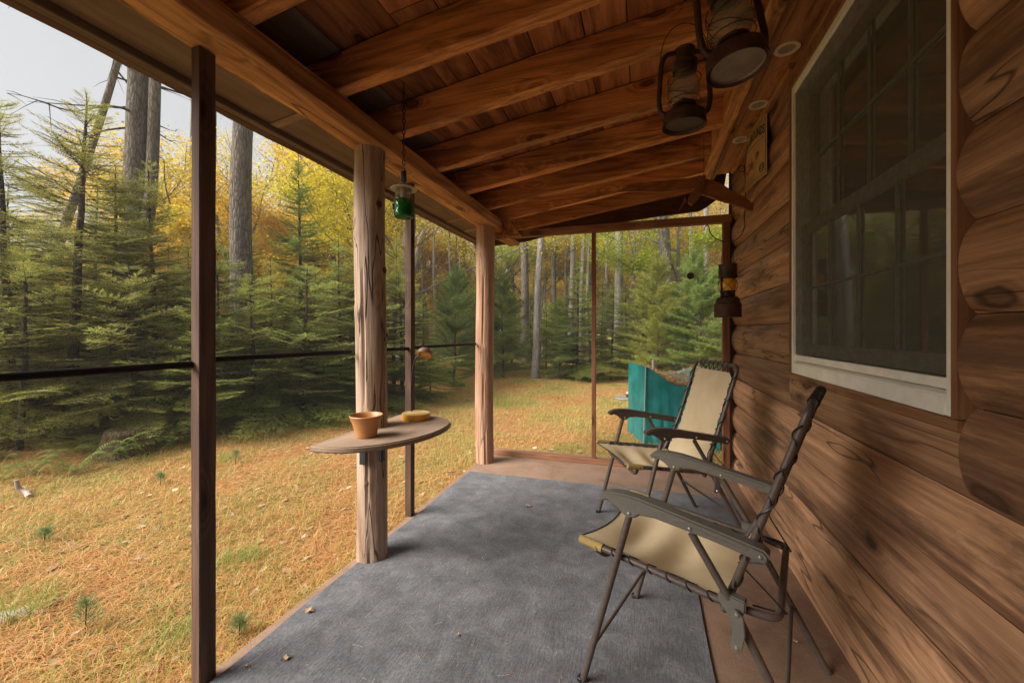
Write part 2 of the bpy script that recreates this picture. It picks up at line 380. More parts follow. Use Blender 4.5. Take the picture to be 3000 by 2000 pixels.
# ---------------------------------------------------------------- floor and ground
XE = -1.455      # porch slab edge
def slabmat():
    m, t, b = newmat('worn painted slab'); a, c = coords(t, [(1, 1, 1), (14, 14, 14)], rnd=False)
    n = node(t, 'ShaderNodeTexNoise', Scale=3.5, Detail=9, Roughness=.75, Distortion=.4); t.links.new(a, n.inputs['Vector'])
    n2 = node(t, 'ShaderNodeTexNoise', Scale=9, Detail=6, Roughness=.85); t.links.new(c, n2.inputs['Vector'])
    r = ramp(t, [(.3, (.17, .098, .06)), (.5, (.27, .165, .105)), (.72, (.33, .215, .15))], n.outputs[0])
    r2 = ramp(t, [(.36, (.35, .3, .27)), (.5, (1, 1, 1))], n2.outputs[0])
    cc = mixc(t, r.outputs[0], r2.outputs[0], .55, 'MULTIPLY'); t.links.new(cc, b.inputs['Base Color'])
    b.inputs['Roughness'].default_value = .8; bump(t, b, n2.outputs[0], .5, .004); return m
M_slab = slabmat()
o = MB().add(*bbox(XE, .80, -2.6, 4.02, -.16, 0, .008)).build('porch_floor', M_slab); tag(o, kind='structure')
M_edge = plain('slab edge board', (.5, .40, .29), .8, var=.3, nscale=20, bstr=.4)

def gz(x, y):
    """height of the yard"""
    return -.095+noise.noise(Vector((x*.55, y*.55, 3)))*.05+noise.noise(Vector((x*2.2, y*2.2, 9)))*.018-.0*x
def groundmat():
    m, t, b = newmat('needle litter'); a, c = coords(t, [(1, 1, 1), (1, 1, 1)], rnd=False)
    n = node(t, 'ShaderNodeTexNoise', Scale=.9, Detail=6, Roughness=.65, Distortion=.3); t.links.new(a, n.inputs['Vector'])
    n2 = node(t, 'ShaderNodeTexNoise', Scale=38, Detail=6, Roughness=.8, Distortion=1.2); t.links.new(c, n2.inputs['Vector'])
    r = ramp(t, [(.32, (.50, .23, .08)), (.45, (.54, .31, .11)), (.54, (.42, .36, .11)), (.66, (.26, .29, .07))], n.outputs[0])
    r2 = ramp(t, [(.3, (.3, .25, .2)), (.5, (.85, .85, .85)), (.7, (1.3, 1.25, 1.15))], n2.outputs[0])
    t.links.new(mixc(t, r.outputs[0], r2.outputs[0], 1., 'MULTIPLY'), b.inputs['Base Color'])
    b.inputs['Roughness'].default_value = .95; b.inputs['Specular IOR Level'].default_value = .1; bump(t, b, n2.outputs[0], 1., .03); return m
M_ground = groundmat()
def make_ground():
    xs = np.unique(np.concatenate([np.linspace(-300, -20, 12), np.linspace(-20, 12, 161), np.linspace(12, 300, 12)]))
    ys = np.unique(np.concatenate([np.linspace(-300, -6, 12), np.linspace(-6, 26, 161), np.linspace(26, 300, 12)]))
    V = [(x, y, (gz(x, y) if abs(x) < 25 and abs(y) < 30 else -.1)-(.0 if not (x > XE-.02 and x < 3.6 and -3 < y < 4.05) else .12)) for y in ys for x in xs]
    nx = len(xs); F = [(j*nx+i, j*nx+i+1, (j+1)*nx+i+1, (j+1)*nx+i) for j in range(len(ys)-1) for i in range(nx-1)]
    o = np_mesh('ground', V, F, M_ground, smooth=True); tag(o, kind='structure')
make_ground()

def rugmat():
    m, t, b = newmat('grey carpet'); a, c = coords(t, [(1, 1, 1), (160, 22, 160)], rnd=False)
    n = node(t, 'ShaderNodeTexNoise', Scale=7.5, Detail=9, Roughness=.7, Distortion=.4); t.links.new(a, n.inputs['Vector'])
    n3 = node(t, 'ShaderNodeTexNoise', Scale=85, Detail=5, Roughness=.8); t.links.new(a, n3.inputs['Vector'])
    n2 = node(t, 'ShaderNodeTexNoise', Scale=1.0, Detail=2, Distortion=.2); t.links.new(c, n2.inputs['Vector'])
    r = ramp(t, [(.3, (.068, .068, .073)), (.5, (.118, .118, .126)), (.70, (.185, .184, .19))], n.outputs[0])
    r3 = ramp(t, [(.3, (.5, .5, .5)), (.7, (1.35, 1.35, 1.35))], n3.outputs[0])
    r2 = ramp(t, [(.35, (.6, .6, .6)), (.6, (1.2, 1.2, 1.2))], n2.outputs[0])
    cc = mixc(t, r.outputs[0], r3.outputs[0], .9, 'MULTIPLY'); cc = mixc(t, cc, r2.outputs[0], .2, 'MULTIPLY')
    t.links.new(cc, b.inputs['Base Color']); b.inputs['Roughness'].default_value = .95; b.inputs['Specular IOR Level'].default_value = .1
    b.inputs['Sheen Weight'].default_value = .15
    ad = t.nodes.new('ShaderNodeMath'); ad.operation = 'ADD'; t.links.new(n2.outputs[0], ad.inputs[0]); t.links.new(n3.outputs[0], ad.inputs[1])
    bump(t, b, ad.outputs[0], .7, .004); return m
M_rug = rugmat()
def make_rug():
    def wob(p): return (p[0]+noise.noise(Vector((p[0]*3, p[1]*3, 5)))*.012, p[1]+noise.noise(Vector((p[0]*3, p[1]*3, 8)))*.012)
    P = [(-1.405, -2.4), (-1.405, 3.23), (.585, 3.27), (.60, 2.42), (.235, 2.36), (.215, -2.4)]; Q = []
    for i, p in enumerate(P):
        q = P[(i+1) % 6]; n = max(1, int(math.dist(p, q)/.12))
        for k in range(n): Q.append(wob((p[0]+(q[0]-p[0])*k/n, p[1]+(q[1]-p[1])*k/n)))
    o = MB().add(*prism(Q, .0, .011, 'z')).build('rug', M_rug, smooth=False)
    tag(o, 'grey ribbed outdoor carpet covering most of the porch floor', 'carpet')
make_rug()
M_strand = leafmat('dry needles', [(0, (.56, .235, .08)), (.45, (.68, .32, .11)), (.75, (.74, .50, .22)), (1, (.34, .15, .06))], transl=.2, useobj=False)
M_grass = leafmat('yard grass', [(0, (.40, .40, .08)), (.3, (.28, .34, .07)), (.5, (.60, .48, .14)), (.85, (.72, .52, .19)), (1, (.2, .28, .07))], transl=.35, useobj=False)
def blades(P, L_, wd, lean, zs=None, flat=False, nseg=2):
    """curved blades from points P: each blade an own island, nseg quads"""
    n = len(P); az = rng.uniform(0, 2*PI, n); d = np.stack([np.cos(az), np.sin(az), np.zeros(n)], 1)
    s = np.stack([-np.sin(az), np.cos(az), np.zeros(n)], 1)*wd[:, None]/2
    V = np.zeros((n, 2*(nseg+1), 3)); bend = rng.uniform(-.5, .5, n)
    for i in range(nseg+1):
        u = i/nseg
        if flat:
            c = P+d*(L_*u)[:, None]+s/wd[:, None]*2*(bend*L_*u*(1-u))[:, None]; c[:, 2] += np.sin(u*PI)*L_*lean*.5+u*L_*lean*.4
            ww = 1-.4*u
        else:
            c = P+d*(L_*lean*u*u)[:, None]; c[:, 2] += L_*(u-.35*lean*u*u); ww = 1-.92*u
        V[:, 2*i] = c-s*ww; V[:, 2*i+1] = c+s*ww
    base = np.arange(n)[:, None]*2*(nseg+1)
    F = np.concatenate([np.stack([base[:, 0]+2*i, base[:, 0]+2*i+1, base[:, 0]+2*i+3, base[:, 0]+2*i+2], 1) for i in range(nseg)])
    return V.reshape(-1, 3), F
def yard_points(n, rmin=1.3, rmax=15, pw=1.):
    out = []
    while sum(len(o) for o in out) < n:
        m = n*2; r = rmin*(rmax/rmin)**rng.uniform(0, 1, m)**pw; a = rng.uniform(-1.25, .75, m)
        # polar about the open side of the porch
        x = r*np.sin(a-YAW+.1); y = r*np.cos(a-YAW+.1)
        ok = ((x < XE-.01) | (y > 4.06)) & ~((x > .75) & (y < 4.1)) & (x > -9)
        out.append(np.stack([x[ok], y[ok]], 1))
    P = np.concatenate(out)[:n]; return P
def lift(P): return np.array([(x, y, gz(x, y)) for x, y in P])
def clump(P, s=1., o=0.): return np.array([noise.noise(Vector((x*s+o, y*s, 4.4+o))) for x, y in P])
def make_litter():
    P = lift(yard_points(120000)); r = np.hypot(P[:, 0], P[:, 1]); P[:, 2] += rng.uniform(0, .012, len(P))
    V, F = blades(P, rng.uniform(.05, .13, len(P)), .0011+r*.0004, rng.uniform(0, .35, len(P)), flat=True, nseg=2)
    o = np_mesh('pine_needles', V, F, M_strand); tag(o, 'orange fallen pine needles covering the yard', 'needles', kind='stuff')
    P0 = yard_points(130000, pw=.9); c = clump(P0, 1.1)+.6*clump(P0, 4.2, 7); keep = c > rng.uniform(-.25, .70, len(P0))-.27
    P = lift(P0[keep]); r = np.hypot(P[:, 0], P[:, 1])
    V, F = blades(P, rng.uniform(.02, .062, len(P))*(1+rng.uniform(0, 1, len(P))**8*2.2), .0018+r*.0007, rng.uniform(.3, 1.7, len(P)), nseg=2)
    o = np_mesh('grass', V, F, M_grass); tag(o, 'thin green and straw grass growing through the needles', 'grass', kind='stuff')
make_litter()
def yard_leaves():
    P = lift(yard_points(1500, rmin=1.5, rmax=9)); n = len(P); P[:, 2] += .012; a = rng.uniform(0, 6.28, n); s_ = rng.uniform(.012, .04, n)[:, None]
    u = np.stack([np.cos(a), np.sin(a), rng.uniform(-.4, .4, n)], 1)*s_; v_ = np.stack([-np.sin(a), np.cos(a), rng.uniform(-.4, .4, n)], 1)*s_*.6
    V = np.stack([P-u, P+v_, P+u, P-v_], 1).reshape(-1, 3)
    o = np_mesh('fallen_leaves', V, np.arange(n*4).reshape(-1, 4), leafmat('fallen leaves', [(0, (.22, .12, .06)), (.5, (.45, .28, .14)), (.8, (.62, .50, .36)), (1, (.30, .16, .06))], .1, useobj=False)); tag(o, 'brown and pale dead leaves scattered over the yard', 'leaves', kind='stuff')
yard_leaves()
# denser tufts of long grass: one thing each
def tuft(px, d, n, L_, spread, name, label, mat):
    c = at(px, d); q = rng.normal(0, spread, (n, 2)); P = np.array([(x, y, gz(c.x+x, c.y+y)-gz(c.x, c.y)) for x, y in q])
    V, F = blades(P, rng.uniform(.5, 1., n)*L_, np.full(n, .004), rng.uniform(.2, 1.1, n), nseg=4)
    o = np_mesh(name, V, F, mat); o.location = (c.x, c.y, gz(c.x, c.y)); o.color = (1, 1, 1, 1)
    tag(o, label, 'grass tuft', 'grass tufts in the yard')
M_tuft = leafmat('tuft grass', [(0, (.22, .36, .06)), (.5, (.30, .40, .09)), (1, (.42, .42, .14))], transl=.4, useobj=False)
M_tuftp = leafmat('seedling needles', [(0, (.10, .22, .07)), (.5, (.16, .30, .10)), (1, (.24, .36, .13))], transl=.3, useobj=False)
tuft(60, 1.9, 220, .15, .09, 'grass_tuft', 'long green grass tuft at the lower left, nearest the camera', M_tuft)
tuft(520, 1.75, 200, .10, .06, 'grass_tuft', 'bright green grass tuft left of the square post, by its foot', M_tuft)
tuft(700, 2.3, 180, .10, .06, 'grass_tuft', 'bright green tuft in the needles right of the square post', M_tuft)
tuft(910, 1.95, 140, .08, .05, 'grass_tuft', 'low green tuft by the slab edge near the log post', M_tuft)
tuft(660, 4.1, 160, .14, .1, 'grass_tuft', 'dusty green tuft at the forest edge behind the square post', M_tuft)
tuft(1490, 7.2, 240, .2, .22, 'grass_tuft', 'pale green tuft in the far lawn beside the corner post', M_tuft)

# ---------------------------------------------------------------- porch roof
Z_HB, Z_HT = 2.16, 2.262
def raf_z(x): return Z_HT+.14*(x+1.29)       # underside of the rafters
roof = empty('porch_roof', (0, 0, 0), label='dark orange-brown timber porch roof with rafters, header beam and plank ceiling', cat='roof')
RW, RD = .062, .165
for i, y in enumerate([-1.75, -1.29, -.83, -.37, .09, .565, 1.04, 1.50, 1.945, 2.425, 2.885, 3.34, 3.72, 4.17]):
    zc = RD/2*1.01
    o = MB().add(*beam((-1.745, y+RW/2, raf_z(-1.745)+zc), (.50, y+RW/2, raf_z(.50)+zc), RW, RD, .0035, seed=i*1.7, bev=.006, wav=.008)).build('rafter', W_rafter, roof)
o = MB().add(*beam((-1.432, -2.2, (Z_HB+Z_HT)/2+.003), (-1.432, 3.84, (Z_HB+Z_HT)/2+.003), .062, Z_HT-Z_HB-.004, .004, seed=3, bev=.004, wav=.004)).build('header_plank', W_header, roof)
o = MB().add(*beam((-1.342, -2.2, (Z_HB+Z_HT)/2), (-1.342, 3.87, (Z_HB+Z_HT)/2), .106, Z_HT-Z_HB-.002, .006, seed=13, bev=.007, wav=.005)).build('header_beam', W_header, roof)
# plank ceiling: boards run along the porch
m_ = MB(); m_e = MB(); x = -1.80; k = 0
while x < .74:
    w_ = random.choice((.19, .24, .29)); x1 = min(x+w_, .75); s = 0
    y = -2.3
    while y < 4.24:
        y1 = min(4.24, y+random.uniform(1.6, 3.2)); za, zb = raf_z(x)+RD+.006, raf_z(x1)+RD+.006
        e = random.uniform(0, .004); g = .003
        v = [(xx, yy, (za if xx < (x+x1)/2 else zb)+dz+e) for xx in (x+g, x1-g) for yy in (y+g, y1-g) for dz in (0, .02)]
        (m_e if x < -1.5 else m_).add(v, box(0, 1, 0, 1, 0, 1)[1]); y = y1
    x = x1; k += 1
m_.build('ceiling_boards', W_sheath, roof, smooth=False); m_e.build('eave_boards', W_eave, roof, smooth=False)  # outer boards coloured greyer to stand in for screen haze
M_roofing = plain('asphalt roofing', (.06, .055, .05), .9, var=.4, nscale=80)
v = [(xx, yy, raf_z(xx)+RD+.034+dz) for xx in (-1.83, 3.6) for yy in (-2.35, 4.29) for dz in (0, .03)]  # carried on unseen over the cabin to stop sunlight leaking in
MB().add(v, box(0, 1, 0, 1, 0, 1)[1]).build('roofing', M_roofing, roof, smooth=False)
# fascia along the eave, with a thin drip board below it
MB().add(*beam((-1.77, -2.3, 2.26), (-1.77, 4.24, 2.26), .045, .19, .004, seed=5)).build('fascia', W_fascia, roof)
v = [(xx, yy, raf_z(xx)-.010+dz) for xx in (-1.742, -1.466) for yy in (-2.25, 4.22) for dz in (0, .006)]
MB().add(v, box(0, 1, 0, 1, 0, 1)[1]).build('eave_soffit', W_eave, roof, smooth=False)
for y in (.62, 1.55, 2.48, 3.39, 3.77, -.3):
    MB().add(*beam((-1.70, y, raf_z(-1.70)-.0135), (-1.468, y, raf_z(-1.468)-.0135), .045, .006, .0005)).build('eave_batten', W_batten, roof)
MB().add(*beam((-1.725, -2.3, 2.178), (-1.725, 4.24, 2.178), .04, .028, .003, seed=9)).build('drip_board', W_eave, roof)
# live-edge gable board at the far end
P = [(-1.79, 2.12), (-1.2, 2.155), (-.8, 2.235), (-.34, 2.27), (.1, 2.31), (.35, 2.322), (.5, 2.33), (.56, 2.36), (.70, 2.46), (.74, 2.7), (-1.79, raf_z(-1.79)+RD)]
MB().add(*bprism([(a, b) for a, b in P], 4.235, 4.265, 'y', b=.003)).build('gable_board', wood('gable slab', 'x', (.16, .065, .025), (.11, .042, .016), (.06, .022, .01), knots=.1), roof)
# ledger against the cabin and the boxed soffit beside it
MB().add(*beam((.514, -2.2, 2.60), (.514, 4.0, 2.60), .066, .185, .004, seed=8)).build('ledger', W_header, roof)
MB().add(*beam((.572, -2.2, 2.62), (.572, 4.0, 2.62), .044, .175, .003, seed=12)).build('ledger', W_soffit, roof)
sof = MB().add(*bbox(.596, .79, -2.2, 3.92, 2.546, 2.566, .002)).build('soffit_board', W_soffit, roof)
MB().add(*beam((.700, -2.2, 2.53), (.700, 1.2, 2.53), .03, .03, .003, seed=14)).build('corner_trim', W_soffit, roof)
MB().add(*beam((.712, 2.4, 2.53), (.712, 3.85, 2.53), .03, .03, .003, seed=15)).build('corner_trim', W_soffit, roof)
# little block at the corner post
MB().add(*bprism([(-1.28, 2.10), (-1.10, 2.10), (-1.22, 2.26), (-1.28, 2.26)], 3.73, 3.77)).build('corner_block', W_header, roof)
MB().add(*beam((-1.25, 3.63, 2.075), (-1.25, 4.0, 2.08), .11, .03, .003, seed=44)).build('bracket_board', W_header, roof)
M_vent = plain('cream vent plastic', (.62, .50, .34), .45)
vent0 = None
for vy in (1.35, 1.80, 2.27, 2.78, 3.25, .88):
    d_ = 0
    v_ = MB().add(*lathe([(.036, -.002), (.038, -.006), (.052, -.006), (.055, -.003), (.055, .0), (.036, .0)], 32, cap=False)).build('soffit_vent', M_vent, roof)
    v_.location = (.652, vy, 2.5455)
    l_ = MB()
    for j in range(-4, 5):
        hw = math.sqrt(max(0, .0365**2-(j*.0085)**2)); l_.add(*box(-hw, hw, j*.0085-.0013, j*.0085+.0013, -.0040, -.0022))
    l_.build('vent_grille', M_vent, v_, smooth=False)
    MB().add(*lathe([(.0361, -.0012), (.0, -.0012)], 24, cap=False)).build('vent_shade_disc', M_black, v_, smooth=False)  # black disc stands in for the shade behind the slots

# ---------------------------------------------------------------- posts
def log_post(name, loc, r0, h, mat, seed, lean=(0, 0), label='', knots=()):
    t = empty(name, loc, label=label, cat='post', group='round log posts of the porch')
    n, seg = 70, 40; v = []; f = []
    for i in range(n):
        z = h*i/(n-1); bx = lean[0]*z/h+noise.noise(Vector((seed, 0, z*.8)))*.012; by = lean[1]*z/h+noise.noise(Vector((seed, 5, z*.8)))*.012
        for k in range(seg):
            a = 2*PI*k/seg; q = Vector((math.cos(a)*.9+seed, math.sin(a)*.9, z*.9))
            r = r0*(1+.05*noise.noise(q)+.035*noise.noise(q*Vector((2.6, 2.6, 1.3)).length*.6)) + .003*noise.noise(Vector((math.cos(a)*6, math.sin(a)*6, z*2+seed)))
            for kz, ka, kr, ks in knots:
                da = (a-ka+PI) % (2*PI)-PI; dd = math.hypot(da*r0, (z-kz)*.8)/ks
                if dd < 2.5: r += kr*.8*math.exp(-dd*dd)
            # a long drying crack
            da = (a-(-1.25+.15*math.sin(z*2+seed))+PI) % (2*PI)-PI
            if abs(da) < .09 and z < 1.7: r -= .014*(1-abs(da)/.09)
            v.append((bx+r*math.cos(a), by+r*math.sin(a), z))
    for i in range(n-1):
        for k in range(seg): f.append((i*seg+k, i*seg+(k+1) % seg, (i+1)*seg+(k+1) % seg, (i+1)*seg+k))
    f += [tuple(range(seg))[::-1], tuple((n-1)*seg+k for k in range(seg))]
    MB().add(v, f).build('shaft', mat, t)
    for kz, ka, kr, ks in knots:
        if kr > .004:
            c = Vector((math.cos(ka), math.sin(ka), 0)); p = c*(r0+kr*.45)+Vector((lean[0]*kz/h, lean[1]*kz/h, kz))
            rr = [(.001, .002), (.35*ks, .0025), (.55*ks, .0), (.62*ks, -.008)]
            kv, kf = lathe([(a, b) for a, b in rr], 16, cap=False)
            mtx = Matrix.Translation(p) @ c.to_track_quat('Z', 'Y').to_matrix().to_4x4()
            MB().add([mtx @ Vector(q) for q in kv], kf).build('knot', W_stud, t)
    return t
front = math.atan2(-1, .75)   # towards the camera
log_post('log_post', (-1.375, 1.867, 0), .079, 2.165, W_post, 2.3, (-.012, .005), 'thick knotty peeled log post carrying the half-round table',
         [(.42, front-.35, .010, .022), (.66, front+.55, .008, .024), (.98, front-.1, .003, .016), (1.30, front-1.0, .014, .035), (1.52, front+.9, .013, .028), (1.18, front+1.15, .012, .02), (1.70, front-1.1, .012, .02), (.16, front+.7, .006, .02), (1.86, front+.5, .008, .03)])
log_post('log_post', (-1.395, 3.55, 0), .083, 2.165, W_postr, 8.1, (.005, 0), 'smooth round log post at the far corner of the porch',
         [(1.45, front-.3, .004, .02), (.8, front+.4, .003, .02)])

# screen frames
f1 = empty('screen_frame', (XE+.02, 0, 0), label='brown wooden screen frame with black rail along the open side', cat='screen frame')
def stud(x, y, w_, d_, z1, mat, par, seed, z0=0.):
    return MB().add(*beam((x, y, z0), (x, y, z1), w_, d_, .002, up=(0, 1, 0), seed=seed, bev=.003)).build('stud', mat, par)
f1.location = (0, 0, 0)
stud(-1.440, 1.030, .040, .056, 2.158, W_stud, f1, 4)
s_ = MB().add(*beam((-1.466, 1.026, .002), (-1.466, 1.026, 2.155), .010, .028, .001, up=(0, 1, 0))).build('screen_strip', M_black, f1)
stud(-1.452, 2.366, .042, .045, 2.158, W_stud, f1, 5)
MB().add(*beam((-1.476, 2.36, .002), (-1.476, 2.36, 2.155), .008, .02, .001, up=(0, 1, 0))).build('screen_strip', M_black, f1)
stud(-1.437, -.35, .052, .072, 2.158, W_stud, f1, 6)
stud(-1.437, -1.7, .052, .072, 2.158, W_stud, f1, 7)
for y0, y1, dz in ((-2.2, .998, 0), (1.073, 1.79, .004), (1.945, 2.342, -.002), (2.39, 3.47, -.004)):
    MB().add(*beam((-1.455, y0, 1.096+dz), (-1.455, y1, 1.089+dz),   .022, .020, .0012, seed=y0)).build('rail', M_rail, f1)
f2 = empty('screen_frame', (0, 0, 0), label='reddish wooden screen frame closing the far end of the porch', cat='screen frame')
YF = 3.80
MB().add(*beam((-1.45, YF, 2.13), (.69, YF, 2.13), .05, .066, .002, seed=31)).build('top_bar', W_barx, f2)
MB().add(*beam((-1.45, YF, .024), (.70, YF, .024), .05, .046, .002, seed=32)).build('bottom_bar', W_barx, f2)
stud(-.429, YF, .036, .03, 2.096, W_barz, f2, 33, .048)
stud(.652, YF, .052, .05, 2.097, W_barz, f2, 34, .048)

# ---------------------------------------------------------------- cabin wall and window
cab = empty('log_cabin', (.745, 1.8, 0), label='brown log cabin wall with double-hung window on the right', cat='cabin')
cab.location = (0, 0, 0)
SEAM = [1.0212+.219*k for k in range(-5, 8)]
def course(z0, z1, y0, y1, X0=.743, bulge=.038, seed=0, zc=None):
    """one D-shaped log, y0..y1; zc cuts its top or bottom off at a height"""
    n = max(2, int((y1-y0)/.08)); m = 15; v = []; f = []
    us = [i/(m-1) for i in range(m)]
    if zc and zc[0] is not None: us = [max(u, (zc[0]-z0)/(z1-z0)) for u in us]
    if zc and zc[1] is not None: us = [min(u, (zc[1]-z0)/(z1-z0)) for u in us]
    for i in range(n+1):
        y = y0+(y1-y0)*i/n
        for u in us:
            b = bulge*(max(0, math.sin(PI*min(1, max(0, u*.994+.003))))**.62)
            b += .004*noise.noise(Vector((y*.7, u*1.3+seed*5, seed)))+.0012*noise.noise(Vector((y*5, u*5+seed, 0)))
            v.append((X0-b, y, z0+.0012+(z1-z0-.0024)*u))
    for i in range(n):
        for k in range(m-1): f.append((i*m+k, i*m+k+1, (i+1)*m+k+1, (i+1)*m+k))
    # close the ends back to the wall plane
    for i in (0, n):
        q = len(v); v += [(X0+.02, v[i*m][1], v[i*m][2]), (X0+.02, v[i*m][1], v[i*m+m-1][2])]
        f.append(tuple([i*m+k for k in range(m)]+[q+1, q]))
    return v, f
WY0, WY1, WZ0, WZ1 = 1.247, 2.428, .9605, 2.47
lg = MB()
for k in range(len(SEAM)-1):
    z0, z1 = SEAM[k], SEAM[k+1]
    if z1 <= WZ0: lg.add(*course(z0, z1, -2.2, 3.86, seed=k))
    elif z0 < WZ0:
        lg.add(*course(z0, z1, -2.2, WY0-.002, seed=k)); lg.add(*course(z0, z1, WY1+.002, 3.86, seed=k)); lg.add(*course(z0, z1, WY0-.002, WY1+.002, seed=k, zc=(None, WZ0-.001)))
    elif z1 > WZ1:
        lg.add(*course(z0, min(z1, 2.545), -2.2, 3.86, seed=k, bulge=.02) if z0 > WZ1 else course(z0, z1, -2.2, WY0-.002, seed=k))
        if z0 <= WZ1: lg.add(*course(z0, z1, WY1+.002, 3.86, seed=k)); lg.add(*course(z0, z1, WY0, WY1, seed=k, zc=(WZ1+.001, None)))
    else:
        lg.add(*course(z0, z1, -2.2, WY0-.002, seed=k)); lg.add(*course(z0, z1, WY1+.002, 3.86, seed=k))
lg.build('log_siding', W_log, cab, sharp=60)
# wall core with the window hole, the end wall and a dark room behind
wc = MB()
for a in ((.752, .90, -2.2, WY0+.02, -.1, 2.8), (.752, .90, WY1-.02, 3.85, -.1, 2.8), (.752, .90, WY0+.02, WY1-.02, -.1, WZ0+.02), (.752, .90, WY0+.02, WY1-.02, WZ1-.02, 2.8)):
    wc.add(*box(*a))
wc.add(*box(.9, 3.5, 3.74, 3.85, -.1, 2.8)); wc.add(*box(3.4, 3.5, -2.2, 3.74, -.1, 2.8)); wc.add(*box(.9, 3.4, -2.2, -2.1, -.1, 2.8))
wc.add(*box(.9, 3.4, -2.1, 3.74, -.1, .05)); wc.add(*box(.9, 3.4, -2.1, 3.74, 2.6, 2.7))
wc.build('wall_core', M_room, cab, smooth=False)
MB().add(*bbox(.688, .76, 3.863, 3.89, .0, 2.54)).build('corner_board', W_fascia, cab)
MB().add(*bbox(-1.50, .70, -2.32, -2.25, -.02, 2.5)).build('light_block_wall', W_log, cab)  # unseen wall added behind the camera to keep light off the rafters
win = MB()
XC = .705
win.add(*bbox(XC, .775, WY0, WY0+.022, WZ0+.03, WZ1)); win.add(*bbox(XC, .775, WY1-.014, WY1, WZ0+.03, WZ1))
win.add(*bbox(XC, .775, WY0+.023, WY1-.015, WZ1-.05, WZ1))
win = win.build('window', W_trim, cab)
MB().add(*beam((XC+.034, WY0-.004, WZ0+.014), (XC+.034, WY1+.004, WZ0+.014), .07, .028, .002, seed=21)).build('sill', W_sill, win)
fy0, fy1, fz0, fz1 = WY0+.023, WY1-.015, WZ0+.031, WZ1-.051
fr = MB()
fr.add(*bbox(.712, .795, fy0, fy0+.027, fz0, fz1)); fr.add(*bbox(.712, .795, fy1-.024, fy1, fz0, fz1))
fr.add(*bbox(.712, .795, fy0+.028, fy1-.025, fz1-.034, fz1))
fr.add(*bprism([(.709, fz0), (.795, fz0), (.795, fz0+.062), (.725, fz0+.058), (.711, fz0+.05)], fy0+.0275, fy1-.0245))
fr.add(*bbox(.719, .737, fy0+.0275, fy1-.0245, fz0+.064, fz0+.092, .002))
fr.build('frame', M_white, win)
ga, gb, gc, gd = fy0+.028, fy1-.025, fz0+.094, fz1-.027
np_mesh('insect_screen', [(.7225, ga, gc), (.7225, gb, gc), (.7225, gb, gd), (.7225, ga, gd)], [(0, 1, 2, 3)], M_screen, win)
zm = 1.70
def sash(x, z0, z1, ny, nz_):
    s = MB(); t_ = .05
    s.add(*bbox(x, x+.03, ga, ga+t_, z0, z1)); s.add(*bbox(x, x+.03, gb-t_, gb, z0, z1))
    s.add(*bbox(x, x+.03, ga+t_, gb-t_, z0, z0+.055)); s.add(*bbox(x, x+.03, ga+t_, gb-t_, z1-.05, z1))
    s.build('sash', M_sash, win)
    g = MB(); a, b, c, d = ga+t_, gb-t_, z0+.055, z1-.05
    for i in range(1, ny): yy = a+(b-a)*i/ny; g.add(*box(x+.003, x+.011, yy-.005, yy+.005, c, d))
    for i in range(1, nz_): zz = c+(d-c)*i/nz_; g.add(*box(x+.0035, x+.0105, a, b, zz-.005, zz+.005))
    g.build('muntin', M_sash, win, smooth=False)
    np_mesh('pane', [(x+.014, a, c), (x+.014, b, c), (x+.014, b, d), (x+.014, a, d)], [(0, 1, 2, 3)], M_glass, win)
sash(.75, gc, zm+.02, 4, 2); sash(.783, zm-.03, gd, 4, 2)

